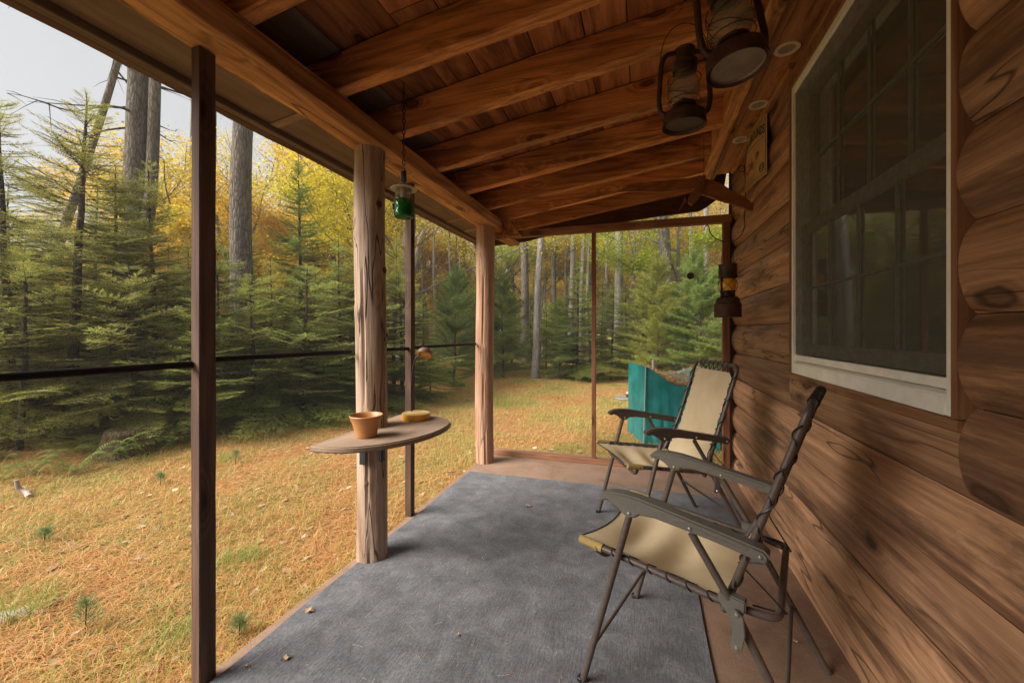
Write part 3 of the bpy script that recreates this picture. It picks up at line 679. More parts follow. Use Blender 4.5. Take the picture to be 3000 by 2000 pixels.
# ---------------------------------------------------------------- poster on the wall
def poster():
    t = empty('poster', (.70, 2.9, 2.1), label='curled tan paper poster with black lettering pinned to the log wall', cat='poster')
    Wd, Hh = .40, .385
    def S(u, v, off=0.):     # u 0 far edge..1 near edge ; v 0 bottom..1 top ; bulges off the wall
        y = 3.16-u*Wd; z = 2.525-(1-v)*Hh-.045*u+.03*u*(1-v)
        x = .690-.014*math.sin(PI*u)-.035*(1-u)**2*(.5+.5*(1-v))-off
        return Vector((x, y, z))
    n = 14; v = []; f = []
    for s in (0, .0012):
        for i in range(n+1):
            for j in range(n+1): v.append(S(i/n, j/n, -s)-t.location)
    N = (n+1)**2
    for i in range(n):
        for j in range(n):
            a = i*(n+1)+j; f.append((a, a+1, a+n+2, a+n+1)); f.append((N+a, N+a+n+1, N+a+n+2, N+a+1))
    M_paper = plain('aged paper', (.50, .33, .14), .7, var=.18, nscale=8)
    MB().add(v, f).build('paper', M_paper, t)
    M_ink = plain('black ink', (.02, .015, .01), .7); M_red = plain('red ink', (.42, .07, .02), .7)
    def txt(s, u0, u1, v0, v1, mat, shear=0, name='lettering'):
        c = bpy.data.curves.new(name, 'FONT'); c.body = s; c.size = 1; c.resolution_u = 3; c.offset = .012
        tmp = bpy.data.objects.new('tmp', c); col.objects.link(tmp); dg = bpy.context.evaluated_depsgraph_get()
        me = bpy.data.meshes.new_from_object(tmp.evaluated_get(dg)); bpy.data.objects.remove(tmp)
        P = np.array([p.co[:] for p in me.vertices]); mn, mxx = P.min(0), P.max(0)
        for p in me.vertices:
            a = (p.co.x-mn[0])/(mxx[0]-mn[0]); b = (p.co.y-mn[1])/(mxx[1]-mn[1])
            p.co = S(u0+(u1-u0)*a, v0+(v1-v0)*b+.05*math.sin(PI*a)+shear*a, .0022)-t.location
        me.name = name; me.materials.append(mat); o = bpy.data.objects.new(name, me); col.objects.link(o); o.parent = t
    txt('A GROUNDS', .07, .93, .70, .86, M_ink)
    txt('Cafe', .10, .5, .22, .40, M_red, .04); txt('or', .58, .72, .36, .46, M_ink)
    ln = MB()
    def stroke(pts, w_=.0022):
        P = [S(a, b, .002)-t.location for a, b in pts]; ln.add(*tube(P, w_*.5, 5))
    stroke([(i/10*.9+.05, .955) for i in range(11)]); stroke([(i/10*.9+.05, .92) for i in range(11)])
    stroke([(i/10*.9+.05, .66) for i in range(11)]); stroke([(i/10*.9+.05, .045) for i in range(11)])
    stroke([(.045, i/10*.9+.05) for i in range(11)]); stroke([(.955, i/10*.9+.05) for i in range(11)])
    for q in range(3): stroke([(.1+i/10*.45, .08+q*.04) for i in range(11)], .0015)
    stroke([(.82+.08*math.cos(k*PI/8), .17+.07*math.sin(k*PI/8)) for k in range(17)], .004)
    stroke([(.82+.04*math.cos(k*PI/8), .17+.035*math.sin(k*PI/8)) for k in range(17)], .003)
    ln.build('print_lines', M_ink, t)
poster()

# ---------------------------------------------------------------- half-round table with its things
TZ = .696
def table():
    t = empty('wall_table', (-1.38, 1.86, 0), label='brown half-round table shelf fixed to the knotty log post', cat='table')
    k = .9375*1.2
    P = [(-1.25, 1.30), (-1.18, 1.30), (-1.11, 1.312), (-1.05, 1.345), (-.99, 1.40), (-.945, 1.465), (-.91, 1.54), (-.888, 1.62), (-.880, 1.70), (-.885, 1.78), (-.905, 1.85), (-.945, 1.905), (-.99, 1.94), (-1.05, 1.965), (-1.12, 1.985), (-1.25, 2.0)]
    P = [(a*k+1.38, b*k-1.86) for a, b in P]
    mt = wood('table top', 'y', (.40, .29, .205), (.33, .235, .165), (.26, .175, .12), knots=0, stain=.25, rough=.75, stainc=(.14, .09, .06), varamt=.0, grain=.5)
    MB().add(*bprism(P, TZ-.028, TZ, 'z', b=.006, seg=3)).build('table_top', mt, t)
    M_br = plain('bracket steel', (.035, .042, .05), .5, metal=.5)
    for dy, dx in ((-.088, .018), (-.030, .094)):
        MB().add(*bbox(dx-.018, dx+.018, dy-.0035, dy+.0035, TZ-.175, TZ-.029, .001) if dy < -.05 else bbox(dx-.0035, dx+.0035, dy-.018, dy+.018, TZ-.17, TZ-.029, .001)).build('bracket', M_br, t)
table()
def pot():
    t = empty('plant_pot', (-1.262, 1.668, TZ), label='empty orange-brown terracotta pot on the half-round table', cat='pot')
    MB().add(*lathe([(.0, .004), (.043, .0), (.046, .003), (.0475, .01), (.065, .072), (.0675, .077), (.074, .095), (.077, .099), (.0775, .103), (.075, .106), (.072, .104), (.067, .09), (.06, .07), (.044, .012), (0, .010)], 40)).build('pot_body', M_terra, t)
    return t
pt = pot()
def glamp():
    c = at(1219, 2.37); t = empty('desk_lamp', (c.x, c.y, TZ), label='amber gooseneck lamp with round base on the half-round table', cat='lamp')
    M_top = plain('lamp base top', (.55, .36, .14), .5)
    MB().add(*lathe([(.0, 0), (.079, 0), (.08, .002), (.08, .034), (.079, .036)], 36, cap=False)).build('base', M_amber, t)
    MB().add(*lathe([(.079, .036), (.070, .0365), (.069, .034), (.0, .034)], 36, cap=False)).build('base_top', M_top, t)
    ex = Vector((CS, SN, 0)); ey = Vector((-SN, CS, 0))
    P = smooth_path([ex*-.035+ey*.045+Vector((0, 0, .02)), ex*-.040+ey*.05+Vector((0, 0, .15)), ex*-.032+ey*.05+Vector((0, 0, .27)), ex*-.012+ey*.045+Vector((0, 0, .345)), ex*.022+ey*.035+Vector((0, 0, .375))], 8)
    MB().add(*tube(P, .0045, 8)).build('gooseneck', M_black, t)
    hd = MB().add(*lathe([(.0, .022), (.034, .020), (.041, .012), (.043, .0), (.043, -.012), (.040, -.014)], 30, cap=False)).build('lamp_head', M_lamp, t)
    hd.location = ex*.045+ey*.03+Vector((0, 0, .375)); hd.rotation_euler = (R(-38), R(6), YAW)
    MB().add(*lathe([(.040, -.013), (.036, -.006), (.012, -.002), (0, -.002)], 30, cap=False)).build('reflector', M_amber, hd)
    MB().add(*lathe([(.001, -.012), (.007, -.010), (.008, -.003)], 14)).build('bulb', M_white, hd)
glamp()

# ---------------------------------------------------------------- folding chairs
CW = .54
def chair(armmat, label):
    t = empty('folding_chair', label=label, cat='chair', group='folding lawn chairs on the porch')
    r = .0115
    def side(y): return y
    for sgn, y in ((-1, 0.), (1, CW)):
        i_ = .012*(-sgn)           # towards the middle of the chair
        MB().add(*tube([(0, y, 0), (-.172, y, .640)], r, 12)).build('front_leg', M_chair, t)
        MB().add(*lathe([(.0135, 0), (.014, .002), (.014, .022), (.012, .024)], 12, (0.003, y, 0))).build('foot_cap', M_black, t)
        MB().add(*tube(round_path([(-.687, y, 0), (-.47, y+i_, .405), (-.452, y+i_, .455)], .05), r, 12)).build('rear_leg', M_chair, t)
        MB().add(*tube([(-.350, y, .612), (-.447, y+i_*.4, .455)], r*.95, 12)).build('arm_brace', M_chair, t)
        arm = [(-.068, .652), (-.072, .665), (-.085, .676), (-.11, .684), (-.15, .687), (-.20, .684), (-.30, .667), (-.42, .646), (-.50, .631), (-.532, .625), (-.545, .613), (-.545, .597), (-.533, .590),
               (-.50, .596), (-.42, .611), (-.33, .624), (-.25, .634), (-.205, .632), (-.19, .620), (-.165, .616), (-.148, .626), (-.13, .642), (-.10, .655), (-.085, .651)]
        am = MB().add(*bprism(arm, y-.024, y+.024, 'y', b=.006, seg=2)).build('armrest', armmat, t)
        rid = [(-.30, .648), (-.33, .643), (-.45, .621), (-.49, .614), (-.50, .620), (-.49, .625), (-.45, .633), (-.33, .654)]
        MB().add(*bprism(rid, y-.0265, y+.0265, 'y', b=.002, seg=1)).build('rib', armmat, am)
        for a, b in ((-.172, .632), (-.350, .634), (-.525, .607)):
            for s in (-1, 1):
                kv, kf = lathe([(.0001, .004), (.004, .003), (.0055, .0)], 12, cap=False); q = Vector((0, s, 0)).to_track_quat('Z', 'X')
                MB().add([q @ Vector(p)+Vector((a, y+s*.0245, b)) for p in kv], kf).build('rivet', M_rivet, am)
        # hinge bracket where leg, brace and back meet
        br = [(-.425, .472), (-.49, .462), (-.488, .428), (-.455, .405), (-.44, .42), (-.418, .448)]
        MB().add(*bprism(br, y+i_-.0165, y+i_+.0165, 'y', b=.004)).build('hinge', M_arm, t)
        lk = [(-.466, .445), (-.486, .428), (-.490, .38), (-.482, .335), (-.466, .327), (-.452, .338), (-.458, .38), (-.452, .43)]
        MB().add(*bprism(lk, y+sgn*.016-.0045, y+sgn*.016+.0045, 'y', b=.002)).build('hinge_link', M_arm, t)
        for a, b in ((-.470, .432), (-.470, .342)):
            kv, kf = lathe([(.0001, .0045), (.004, .0035), (.006, .0)], 12, cap=False); q = Vector((0, sgn, 0)).to_track_quat('Z', 'X')
            MB().add([q @ Vector(p)+Vector((a, y+sgn*.0205, b)) for p in kv], kf).build('rivet', M_rivet, t)
    # seat frame: two rails joined behind by a dropped crossbar
    ya, yb = .020, CW-.020
    def railz(x): return .482+(x-.02)*.112
    MB().add(*tube(round_path([(.005, ya, railz(.005)), (-.44, ya, railz(-.44)), (-.565, ya+.01, .425), (-.565, yb-.01, .425), (-.44, yb, railz(-.44)), (.005, yb, railz(.005))], .04), .0105, 12)).build('seat_frame', M_chair, t)
    MB().add(*tube(round_path([(-.04, ya, railz(-.04)-.01), (-.055, ya+.06, .415), (-.055, yb-.06, .415), (-.04, yb, railz(-.04)-.01)], .05), .009, 10)).build('seat_crossbar', M_chair, t)
    MB().add(*tube([(-.037, .0, .14), (-.037, CW, .14)], .0065, 10)).build('front_crossbar', M_chair, t)
    MB().add(*tube([(-.58, .0, .2), (-.58, CW, .2)], .0065, 10)).build('rear_crossbar', M_chair, t)
    # back frame
    b0 = Vector((-.428, 0, .40)); b1 = Vector((-.630, 0, 1.005)); bk = lambda s: b0+(b1-b0)*s
    def bp(s, y, off=0):
        p = bk(s); n_ = Vector((-(b1-b0).z, 0, (b1-b0).x)).normalized(); bow = .0
        return Vector((p.x-.042*(1-y/CW)*min(1, s*3), y, p.z))+n_*(-bow+off)
    yc, yd = .034, CW-.034
    pl = [bp(s/8, yc) for s in range(0, 8)]+[bp(1, yc), bp(1, yd)]+[bp(s/8, yd) for s in range(7, -1, -1)]
    MB().add(*tube(round_path(pl, .06, 6), .0105, 12)).build('back_frame', M_chair, t)
    # seat sling
    nu, nv = 34, 22; v = []; f = []
    for i in range(nu+1):
        u = i/nu; x = .025-u*.475
        for j in range(nv+1):
            q = j/nv; s = 2*q-1; y = ya+.026+(yb-ya-.052)*q
            y += .006*math.sin(i*PI*5/nu)*s
            z = railz(x)-.004-.042*(1-s*s)*(.35+.65*math.sin(PI*min(1, u*1.1)))
            z += .016*math.sin(u*17+.8*s)*(1-s*s)*math.exp(-((u-.5)/.35)**2)
            xx = x-.035*(1-s*s)*(1 if u < .3 else 0)*(1-u/.3)
            v.append((xx, y, z))
    for i in range(nu):
        for j in range(nv): a = i*(nv+1)+j; f.append((a, a+1, a+nv+2, a+nv+1))
    N = len(v); v += [(a, b, c-.002) for a, b, c in v]; f += [tuple(N+k for k in q[::-1]) for q in f]
    MB().add(v, f).build('seat_sling', M_tan, t)
    for y in (ya, yb):
        sl = MB(); sl.add(*tube([(.016, y, railz(.016)), (.0, y, railz(0)), (-.06, y, railz(-.06)), (-.066, y, railz(-.066))], .0145, 12))
        sl.build('front_sleeve', M_tansleeve, t)
    e = MB(); e.add(*tube([(v[j][0]+.001, v[j][1], v[j][2]) for j in range(nv+1)], .0028, 6))
    for j in (0, nv): e.add(*tube([v[i*(nv+1)+j] for i in range(nu+1)], .0028, 6))
    # back sling
    v = []; f = []; nu, nv = 18, 12
    for i in range(nu+1):
        u = i/nu; s0 = .05+.885*u
        for j in range(nv+1):
            q = j/nv; ins = .034+.006*math.cos(u*PI*12); ins += .03*max(0, (u-.93)/.07)**2
            y = yc+ins+(yd-yc-2*ins)*q; dip = .02*(1-(2*q-1)**2)*math.sin(PI*u)
            v.append(bp(s0, y, .004-dip*.5))
    for i in range(nu):
        for j in range(nv): a = i*(nv+1)+j; f.append((a, a+1, a+nv+2, a+nv+1))
    V0 = list(v); N = len(v); n_ = Vector((-(b1-b0).z, 0, (b1-b0).x)).normalized(); v += [p-n_*.002 for p in v]; f += [tuple(N+k for k in q[::-1]) for q in f]
    MB().add(v, f).build('back_sling', M_tan, t)
    for j in (0, nv): e.add(*tube([V0[i*(nv+1)+j] for i in range(nu+1)], .0025, 6))
    e.add(*tube([V0[nu*(nv+1)+j] for j in range(nv+1)], .0025, 6)); e.build('piping', M_black, t)
    # elastic cord lacing
    c = MB(); ring = MB()
    def loop(p, q, rad=.0125, cr=.0024):
        """cord from the eyelet q round the tube centred at p and back"""
        p = Vector(p); q = Vector(q); d = (q-p).normalized(); ax_ = Vector((d.z, 0, -d.x)) if abs(d.y) > .5 else Vector((0, 1, 0))
        ax_ = ax_.normalized(); nn = d.cross(ax_).normalized()
        for ref in (nn,):
            pts = [q]
            for k in range(9):
                a = -1.2+k*(2*PI-2.4+.0)/8*1.0; ang = PI*.33+k*(PI*1.34)/8
                pts.append(p+d*math.cos(ang)*rad*1.05+ref*math.sin(ang)*rad*1.05+ax_*(k-4)*.001)
            pts.append(q); c.add(*tube(pts, cr, 6))
        kv, kf = lathe([(.003, 0), (.0045, .0015), (.006, 0)], 12, cap=False); m_q = nn.to_track_quat('Z', 'X')
        ring.add([m_q @ Vector(z_)+q+nn*.001 for z_ in kv], kf)
    for i in range(6):
        s = .15+i*.138
        for y, sg in ((yc, 1), (yd, -1)): loop(bp(s, y), bp(s-.012, y+sg*.043, .003))
    for i in range(7):
        y = yc+.085+i*(yd-yc-.17)/6; loop(bp(1, y), bp(.925, y, .003))
    for i in range(7):
        x = -.05-i*.058
        for y, sg in ((ya, 1), (yb, -1)): loop((x, y, railz(x)), (x-.008, y+sg*.033, railz(x)-.006))
    # one cord wound helically round each upright and on to the rear crossbar
    for y, sg in ((yc, 1), (yd, -1)):
        pts = []
        for k in range(90):
            u = k/89; s = .12+.8*u; a = u*2*PI*4
            pts.append(bp(s, y+.0132*math.cos(a), .0132*math.sin(a)))
        c.add(*tube(pts, .0024, 5))
        c.add(*tube(smooth_path([bp(.24, y, -.012), Vector((-.565, y+sg*.03, .445)), Vector((-.575, y+sg*.04, .425)), Vector((-.50, y+sg*.02, .43))], 4), .0024, 5))
    c.build('cord_lacing', M_black, t); ring.build('eyelets', M_rivet, t)
    return t
ch1 = chair(M_arm, 'nearer tan folding chair with grey arms, seen side on against the cabin wall')
ch1.location = (-.035, 1.928, .0); ch1.rotation_euler = (0, 0, math.atan2(.210, -.655))
ch2 = copy_tree(ch1); ch2['label'] = 'farther tan folding chair with dark brown arms, facing the camera in front of the tarp'
ch2.location = (-.283, 2.761, .0); ch2.rotation_euler = (0, 0, math.atan2(-.4175, -.9087))
for o in ch2.children:
    if o.name.startswith('armrest'):
        o.data = o.data.copy(); o.data.materials[0] = M_armb
        for k in o.children:
            if k.name.startswith('rib'): k.data = k.data.copy(); k.data.materials[0] = M_armb

# ---------------------------------------------------------------- hanging things
def hurricane(loc, s, label, tilt=(0, 0), rz=0, glass=None, top_wire=.12, base_mat=None, hook=True):
    """tubular oil lantern: font, two side tubes, globe with guard wires, chimney, bail"""
    t = empty('oil_lantern', loc, label=label, cat='lantern', group='old oil lanterns hanging on the porch', rot=(tilt[0], tilt[1], rz))
    t.scale = (s, s, s)
    MB().add(*lathe([(.070, .012), (.076, .008), (.082, .0), (.083, .006), (.080, .018), (.080, .040), (.077, .048), (.055, .062), (.036, .070), (.034, .078), (.044, .080), (.044, .088)], 36, cap=False)).build('fuel_tank', M_rust, t)
    MB().add(*lathe([(.0, .013), (.070, .012), (.072, .006)], 36, cap=False)).build('tank_base', base_mat or M_tin, t)
    for sgn in (-1, 1):
        P = round_path([(sgn*.045, 0, .055), (sgn*.088, 0, .050), (sgn*.098, 0, .10), (sgn*.088, 0, .255), (sgn*.072, 0, .285), (sgn*.030, 0, .290)], .03)
        MB().add(*tube(P, .0095, 12)).build('side_tube', M_rust, t)
    MB().add(*lathe([(.036, .086), (.047, .10), (.056, .125), (.058, .15), (.052, .18), (.040, .205), (.036, .215)], 32, cap=False)).build('globe', glass or M_clear, t)
    MB().add(*lathe([(.0, .086), (.016, .088), (.016, .10), (.010, .112), (.0, .114)], 18)).build('burner', M_rust, t)
    MB().add(*lathe([(.044, .210), (.046, .222), (.036, .228), (.036, .236), (.050, .240), (.050, .246), (.034, .250), (.034, .292), (.038, .296), (.038, .300), (.024, .308), (0, .311)], 30, cap=False)).build('chimney', M_rust, t)
    g = MB()
    for a in (0, PI/2):
        P = [(.062*math.cos(a+k*PI*1.0/10)*1.0, .062*math.sin(a+k*PI/10), .10+.085*k/10) for k in range(11)]; g.add(*tube(smooth_path(P, 2), .0016, 5))
        P = [(.062*math.cos(a+PI-k*PI/10), .062*math.sin(a+PI-k*PI/10), .10+.085*k/10) for k in range(11)]; g.add(*tube(smooth_path(P, 2), .0016, 5))
    for z_ in (.100, .185): g.add(*tube([(.060*math.cos(k*PI/10), .060*math.sin(k*PI/10), z_) for k in range(20)], .0015, 5, closed=True))
    g.build('wire_guard', M_rust, t)
    P = [(.092*math.cos(k*PI/14), .004, .245+(.11+top_wire)*math.sin(k*PI/14)**.8) for k in range(15)]
    MB().add(*tube(P, .0018, 6)).build('bail', M_rust, t)
    return t
hurricane((.274, 1.41, 2.0), 1.06, 'large rusty oil lantern with pale round base, nearest the window', tilt=(R(-6), R(-5)), rz=R(20), top_wire=.06)
hurricane((.151, 1.735, 1.995), .98, 'dark rusty oil lantern left of the big one, under the rafters', tilt=(R(2), 0), rz=R(10), top_wire=.05, base_mat=M_rust)
def carriage():
    t = empty('oil_lantern', (.521, 2.976, 1.291), R(35), label='brown box-topped oil lantern with amber glass hanging by the log wall', cat='lantern', group='old oil lanterns hanging on the porch')
    MB().add(*lathe([(0, 0), (.078, 0), (.080, .004), (.080, .078), (.082, .082), (.080, .086), (.073, .090), (.069, .115), (.060, .128), (.040, .134), (.046, .138), (.046, .142), (.03, .145)], 32)).build('fuel_tank', M_rust, t)
    MB().add(*lathe([(.034, .146), (.036, .158), (.022, .162), (.022, .172)], 20)).build('burner', M_black, t)
    MB().add(*lathe([(.036, .172), (.046, .190), (.048, .215), (.042, .240), (.034, .250)], 24, cap=False)).build('globe', M_amberglass, t)
    MB().add(*lathe([(.046, .252), (.058, .256), (.060, .262), (.054, .266), (.054, .335), (.057, .341), (.040, .347), (0, .350)], 28)).build('chimney', M_rust, t)
    for s in (-1, 1): MB().add(*bbox(s*.050-.006, s*.050+.006, -.004, .004, .13, .30, .001)).build('side_tube', M_rust, t)
    g = MB()
    for a0 in (0, PI/2, PI, 3*PI/2):
        P = [(.056*math.cos(a0+k*.16), .056*math.sin(a0+k*.16), .16+.09*k/10) for k in range(11)]; g.add(*tube(P, .0014, 5))
        P = [(.056*math.cos(a0-k*.16), .056*math.sin(a0-k*.16), .16+.09*k/10) for k in range(11)]; g.add(*tube(P, .0014, 5))
    g.build('wire_guard', M_rust, t)
    P = [(.052*math.cos(k*PI/10), 0, .335+.11*math.sin(k*PI/10)**.7) for k in range(11)]; MB().add(*tube(P, .0016, 6)).build('bail', M_rust, t)
carriage()
# wrought wire hook that carries it
def unp(px, py, d):
    p = at(px, d); p.z = H0-(py-970)/1209*d; return p
D_ = 2.71
P = [unp(2181, 481, 2.93), unp(2184, 560, 2.93), unp(2181, 640, 2.9), unp(2182, 662, 2.88), unp(2170, 690, 2.84), unp(2145, 708, 2.78), unp(2118, 707, 2.7), unp(2092, 695, 2.66), unp(2080, 680, 2.64), unp(2077, 665, 2.63), unp(2070, 660, 2.62), unp(2064, 668, 2.62), unp(2063, 676, 2.62)]
hk = empty('wire_hook', P[0], label='thin black wire hook curling down the log wall above the amber lantern', cat='hook')
MB().add(*tube([p-P[0] for p in smooth_path(P, 5)], .003, 6)).build('wire', M_black, hk)
lp = [unp(2181+9*(math.cos(a*PI/6)-1), 495+9*math.sin(a*PI/6), 2.92)-P[0] for a in range(12)]
MB().add(*tube(lp, .0025, 6, closed=True)).build('ring', M_black, hk)

def green_lantern():
    c = at(1183, 2.083); c2 = at(1183, 2.09)
    t = empty('candle_lantern', (c.x, c.y, 0), label='green and clear glass citronella lantern hanging on a chain by the log post', cat='lantern')
    z0 = 1.772
    L_ = lambda prof, nm, mt, cap=False: MB().add(*lathe([(r*.95, z+z0) for r, z in prof], 36, cap=cap)).build(nm, mt, t)
    L_([(.0, .004), (.045, .0), (.050, .004), (.0515, .012), (.0515, .028), (.049, .036), (.0505, .044), (.0505, .082), (.048, .088)], 'jar', M_green)
    L_([(.047, .088), (.046, .10), (.044, .125), (.042, .142)], 'glass_shade', M_clear)
    L_([(.0, .0075), (.043, .006), (.044, .070), (.0, .072)], 'green_wax', plain('green wax', (.015, .15, .025), .4))
    L_([(.018, .10), (.018, .15)], 'wick_holder', M_cap)
    L_([(.041, .144), (.068, .141), (.070, .145), (.060, .150), (.034, .158), (.026, .170), (.012, .174), (.0, .175)], 'cap', M_cap)
    for k in (0,): MB().add(*tube([(-.054, -.006, z0+.045), (-.056, -.008, z0+.075)], .006, 8)).build('latch', M_black, t)
    MB().add(*bbox(-.013, .013, -.008, .008, z0+.18, z0+.235, .005)).build('clip', M_black, t)
    MB().add(*tube([(.0+.007*math.sin(k*.55), 0, z0+.235+.022*k/8) for k in range(9)], .0022, 6)).build('hook', M_rust, t)
    ch = MB(); z = z0+.262; k = 0; ztop = raf_z(c.x)+RD-.002
    while z < ztop-.01:
        a = (k % 2)*PI/2; e = Vector((math.cos(a+.5), math.sin(a+.5), 0)); l = .030
        pts = [e*(.0065*math.cos(q*PI/6))+Vector((0, 0, z+l/2+(l/2)*math.sin(q*PI/6))) for q in range(12)]
        ch.add(*tube(pts, .0026, 6, closed=True)); z += l-.004; k += 1
    ch.build('chain', M_black, t)
green_lantern()
def thin_hang(px, py, d, r, label):
    p = unp(px, py, d); t = empty('hanging_disc', p, label=label, cat='ornament')
    q = (Vector((0, 0, H0))-p).to_track_quat('Z', 'Y'); kv, kf = lathe([(0, -.004), (r, -.004), (r*1.05, 0), (r, .004), (0, .004)], 20, cap=False)
    MB().add([q @ Vector(a) for a in kv], kf).build('disc', M_rust, t)
    MB().add(*tube([(0, 0, r), (0, 0, 2.047-p.z)], .0005, 5)).build('thread', M_clear, t)
thin_hang(2023, 808, 3.2, .026, 'small round brown disc hanging in the far screen opening')
def wooden_bird():
    """flat carved bird: two long curved wings, body across them"""
    c = unp(2062, 535, 2.80); t = empty('carved_bird', c, label='carved wooden flying bird with long curved wings hanging below the rafters', cat='ornament')
    ex = Vector((CS, SN, 0)); ez = Vector((0, 0, 1)); ey = Vector((-SN, CS, 0)); s = 2.8/1209
    def poly(pts, y0, y1, name, b=.003):
        q = [((a-2062)*s, (535-b_)*s) for a, b_ in pts]; v, f = bprism(q, y0, y1, 'y', b=b)
        MB().add([ex*p[0]+ey*p[1]+ez*p[2] for p in v], f).build(name, W_carve, t)
    poly([(2047, 523), (2000, 524), (1950, 530), (1915, 533), (1870, 540), (1830, 551), (1800, 563), (1850, 561), (1900, 563), (1940, 563), (1985, 559), (2020, 555), (2042, 552)], -.008, .008, 'wing')
    poly([(2062, 525), (2080, 527), (2110, 538), (2145, 560), (2180, 578), (2205, 597), (2226, 620), (2222, 624), (2190, 616), (2150, 601), (2105, 588), (2070, 575), (2048, 568)], -.010, .010, 'wing')
    poly([(2048, 520), (2064, 516), (2061, 545), (2052, 570), (2035, 594), (2022, 606), (2012, 598), (2014, 580), (2028, 560), (2038, 545)], -.03, -.014, 'body')
    poly([(2008, 575), (1998, 600), (1988, 622), (2000, 603), (2012, 590)], .0, .006, 'tail', b=.001)
    MB().add(*tube([(0, 0, .02), (.0, 0, raf_z(c.x)+.02-c.z)], .0015, 6)).build('cord', M_black, t)
wooden_bird()

# ---------------------------------------------------------------- tarp over the wood pile
def tarp():
    t = empty('tarp_bundle', (.45, 5.2, gz(.45, 5.2)), label='teal tarp draped over a wood pile beyond the far screen', cat='tarp')
    o0 = t.location
    X0, X1, Y0, Y1 = .03, .84, 4.93, 5.55
    def top(x, y): u = (x-X0)/(X1-X0); return .80-.21*math.sin(PI*min(1, u*1.0))**1.3*(1-.5*(y-Y0)/(Y1-Y0))-.03*u
    rim = []
    n1, n2 = 26, 12
    for i in range(n1+1): rim.append((X0+(X1-X0)*i/n1, Y0))
    for i in range(1, n2+1): rim.append((X1, Y0+(Y1-Y0)*i/n2))
    for i in range(1, n1+1): rim.append((X1-(X1-X0)*i/n1, Y1))
    for i in range(1, n2): rim.append((X0, Y1-(Y1-Y0)*i/n2))
    v = []; f = []; m = len(rim); nz_ = 14
    for k in range(nz_+1):
        for i, (x, y) in enumerate(rim):
            zt = top(x, y); zb = -.1; z = zt+(zb-zt)*k/nz_; w_ = k/nz_
            cx_, cy_ = (X0+X1)/2, (Y0+Y1)/2; fl = .05*w_+.022*w_*math.sin(i*1.9+noise.noise(Vector((i*.5, k*.2, 0)))*3)
            dx = math.copysign(1, x-cx_)*min(1, abs(x-cx_)/.5)**6; dy = math.copysign(1, y-cy_)*min(1, abs(y-cy_)/.34)**6
            wr = .018*noise.noise(Vector((x*4, y*4, z*2.5)))
            v.append((x-(y-Y0)*.34+dx*(fl+wr)-o0.x, y+dy*(fl+wr)-o0.y, z-o0.z+.006*noise.noise(Vector((x*9, y*9, z)))))
    for k in range(nz_):
        for i in range(m): f.append((k*m+i, k*m+(i+1) % m, (k+1)*m+(i+1) % m, (k+1)*m+i))
    MB().add(v, f).build('side_sheet', M_tarp, t)
    g = MB(); v = []; f = []; a_, b_ = 26, 14
    for i in range(a_+1):
        for j in range(b_+1):
            x = X0+(X1-X0)*i/a_; y = Y0+(Y1-Y0)*j/b_; e = min(i, a_-i, j, b_-j)/3
            v.append((x-(y-Y0)*.34-o0.x, y-o0.y, top(x, y)-o0.z-.0+.008*math.sin(min(1, e)*PI/2)*(.5+noise.noise(Vector((x*5, y*5, 0))))-.004))
    for i in range(a_):
        for j in range(b_): q = i*(b_+1)+j; f.append((q, q+1, q+b_+2, q+b_+1))
    g.add(v, f); g.build('top_sheet', M_tarp, t)
    # a rolled seam down the near corner
    MB().add(*tube([(X0+.0-.002-o0.x-.03*(1-k/10), Y0-.012-.05*(1-k/10)-o0.y, -.1+.9*k/10-o0.z) for k in range(11)], .006, 6)).build('seam', plain('tarp seam', (.25, .36, .33), .5), t)
    # needles lying on top
    n = 1200; x = rng.uniform(X0+.08, X1-.05, n); y = rng.uniform(Y0+.03, Y1-.05, n)
    P = np.array([(a-(b-Y0)*.34-o0.x, b-o0.y, top(a, b)-.002+random.uniform(0, .02)-o0.z) for a, b in zip(x, y)])
    V, F = blades(P, rng.uniform(.06, .12, n), np.full(n, .005), rng.uniform(0, .5, n), flat=True)
    o = np_mesh('needle_cover', V, F, M_strand, t); o['kind'] = 'stuff'
    s = MB().add(*tube([(X0+.08-o0.x, Y0+.25-o0.y, .5-o0.z), (X0+.085-o0.x, Y0+.25-o0.y, .86-o0.z)], .018, 10)).build('stake', plain('grey stake', (.33, .29, .25), .9), t)
    br = MB()
    for k in range(14):
        a = random.uniform(0, 2*PI); p = Vector((.50-o0.x, Y0+.12-o0.y, .60-o0.z)); d_ = Vector((math.cos(a)*.09, math.sin(a)*.05, random.uniform(.0, .07))); br.add(*tube([p, p+d_*.6, p+d_], .004, 5))
    br.build('twigs', plain('dry twigs', (.30, .19, .11), .9), t)
tarp()
def far_stone():
    c = at(1832, 7.8); t = empty('flat_stone', (c.x, c.y, gz(c.x, c.y)), label='flat grey slab with a small canister on the lawn left of the tarp', cat='slab')
    MB().add(*lathe([(0, .0), (.19, .0), (.20, .03), (.19, .05), (0, .05)], 20)).build('slab', M_conc, t)
    MB().add(*lathe([(0, .05), (.035, .05), (.035, .11), (.03, .115), (0, .115)], 14, (.05, 0, 0))).build('canister', M_rust, t)
    MB().add(*lathe([(0, .1155), (.036, .1155), (.036, .15), (0, .152)], 14, (.05, 0, 0))).build('lid', M_cap, t)
far_stone()

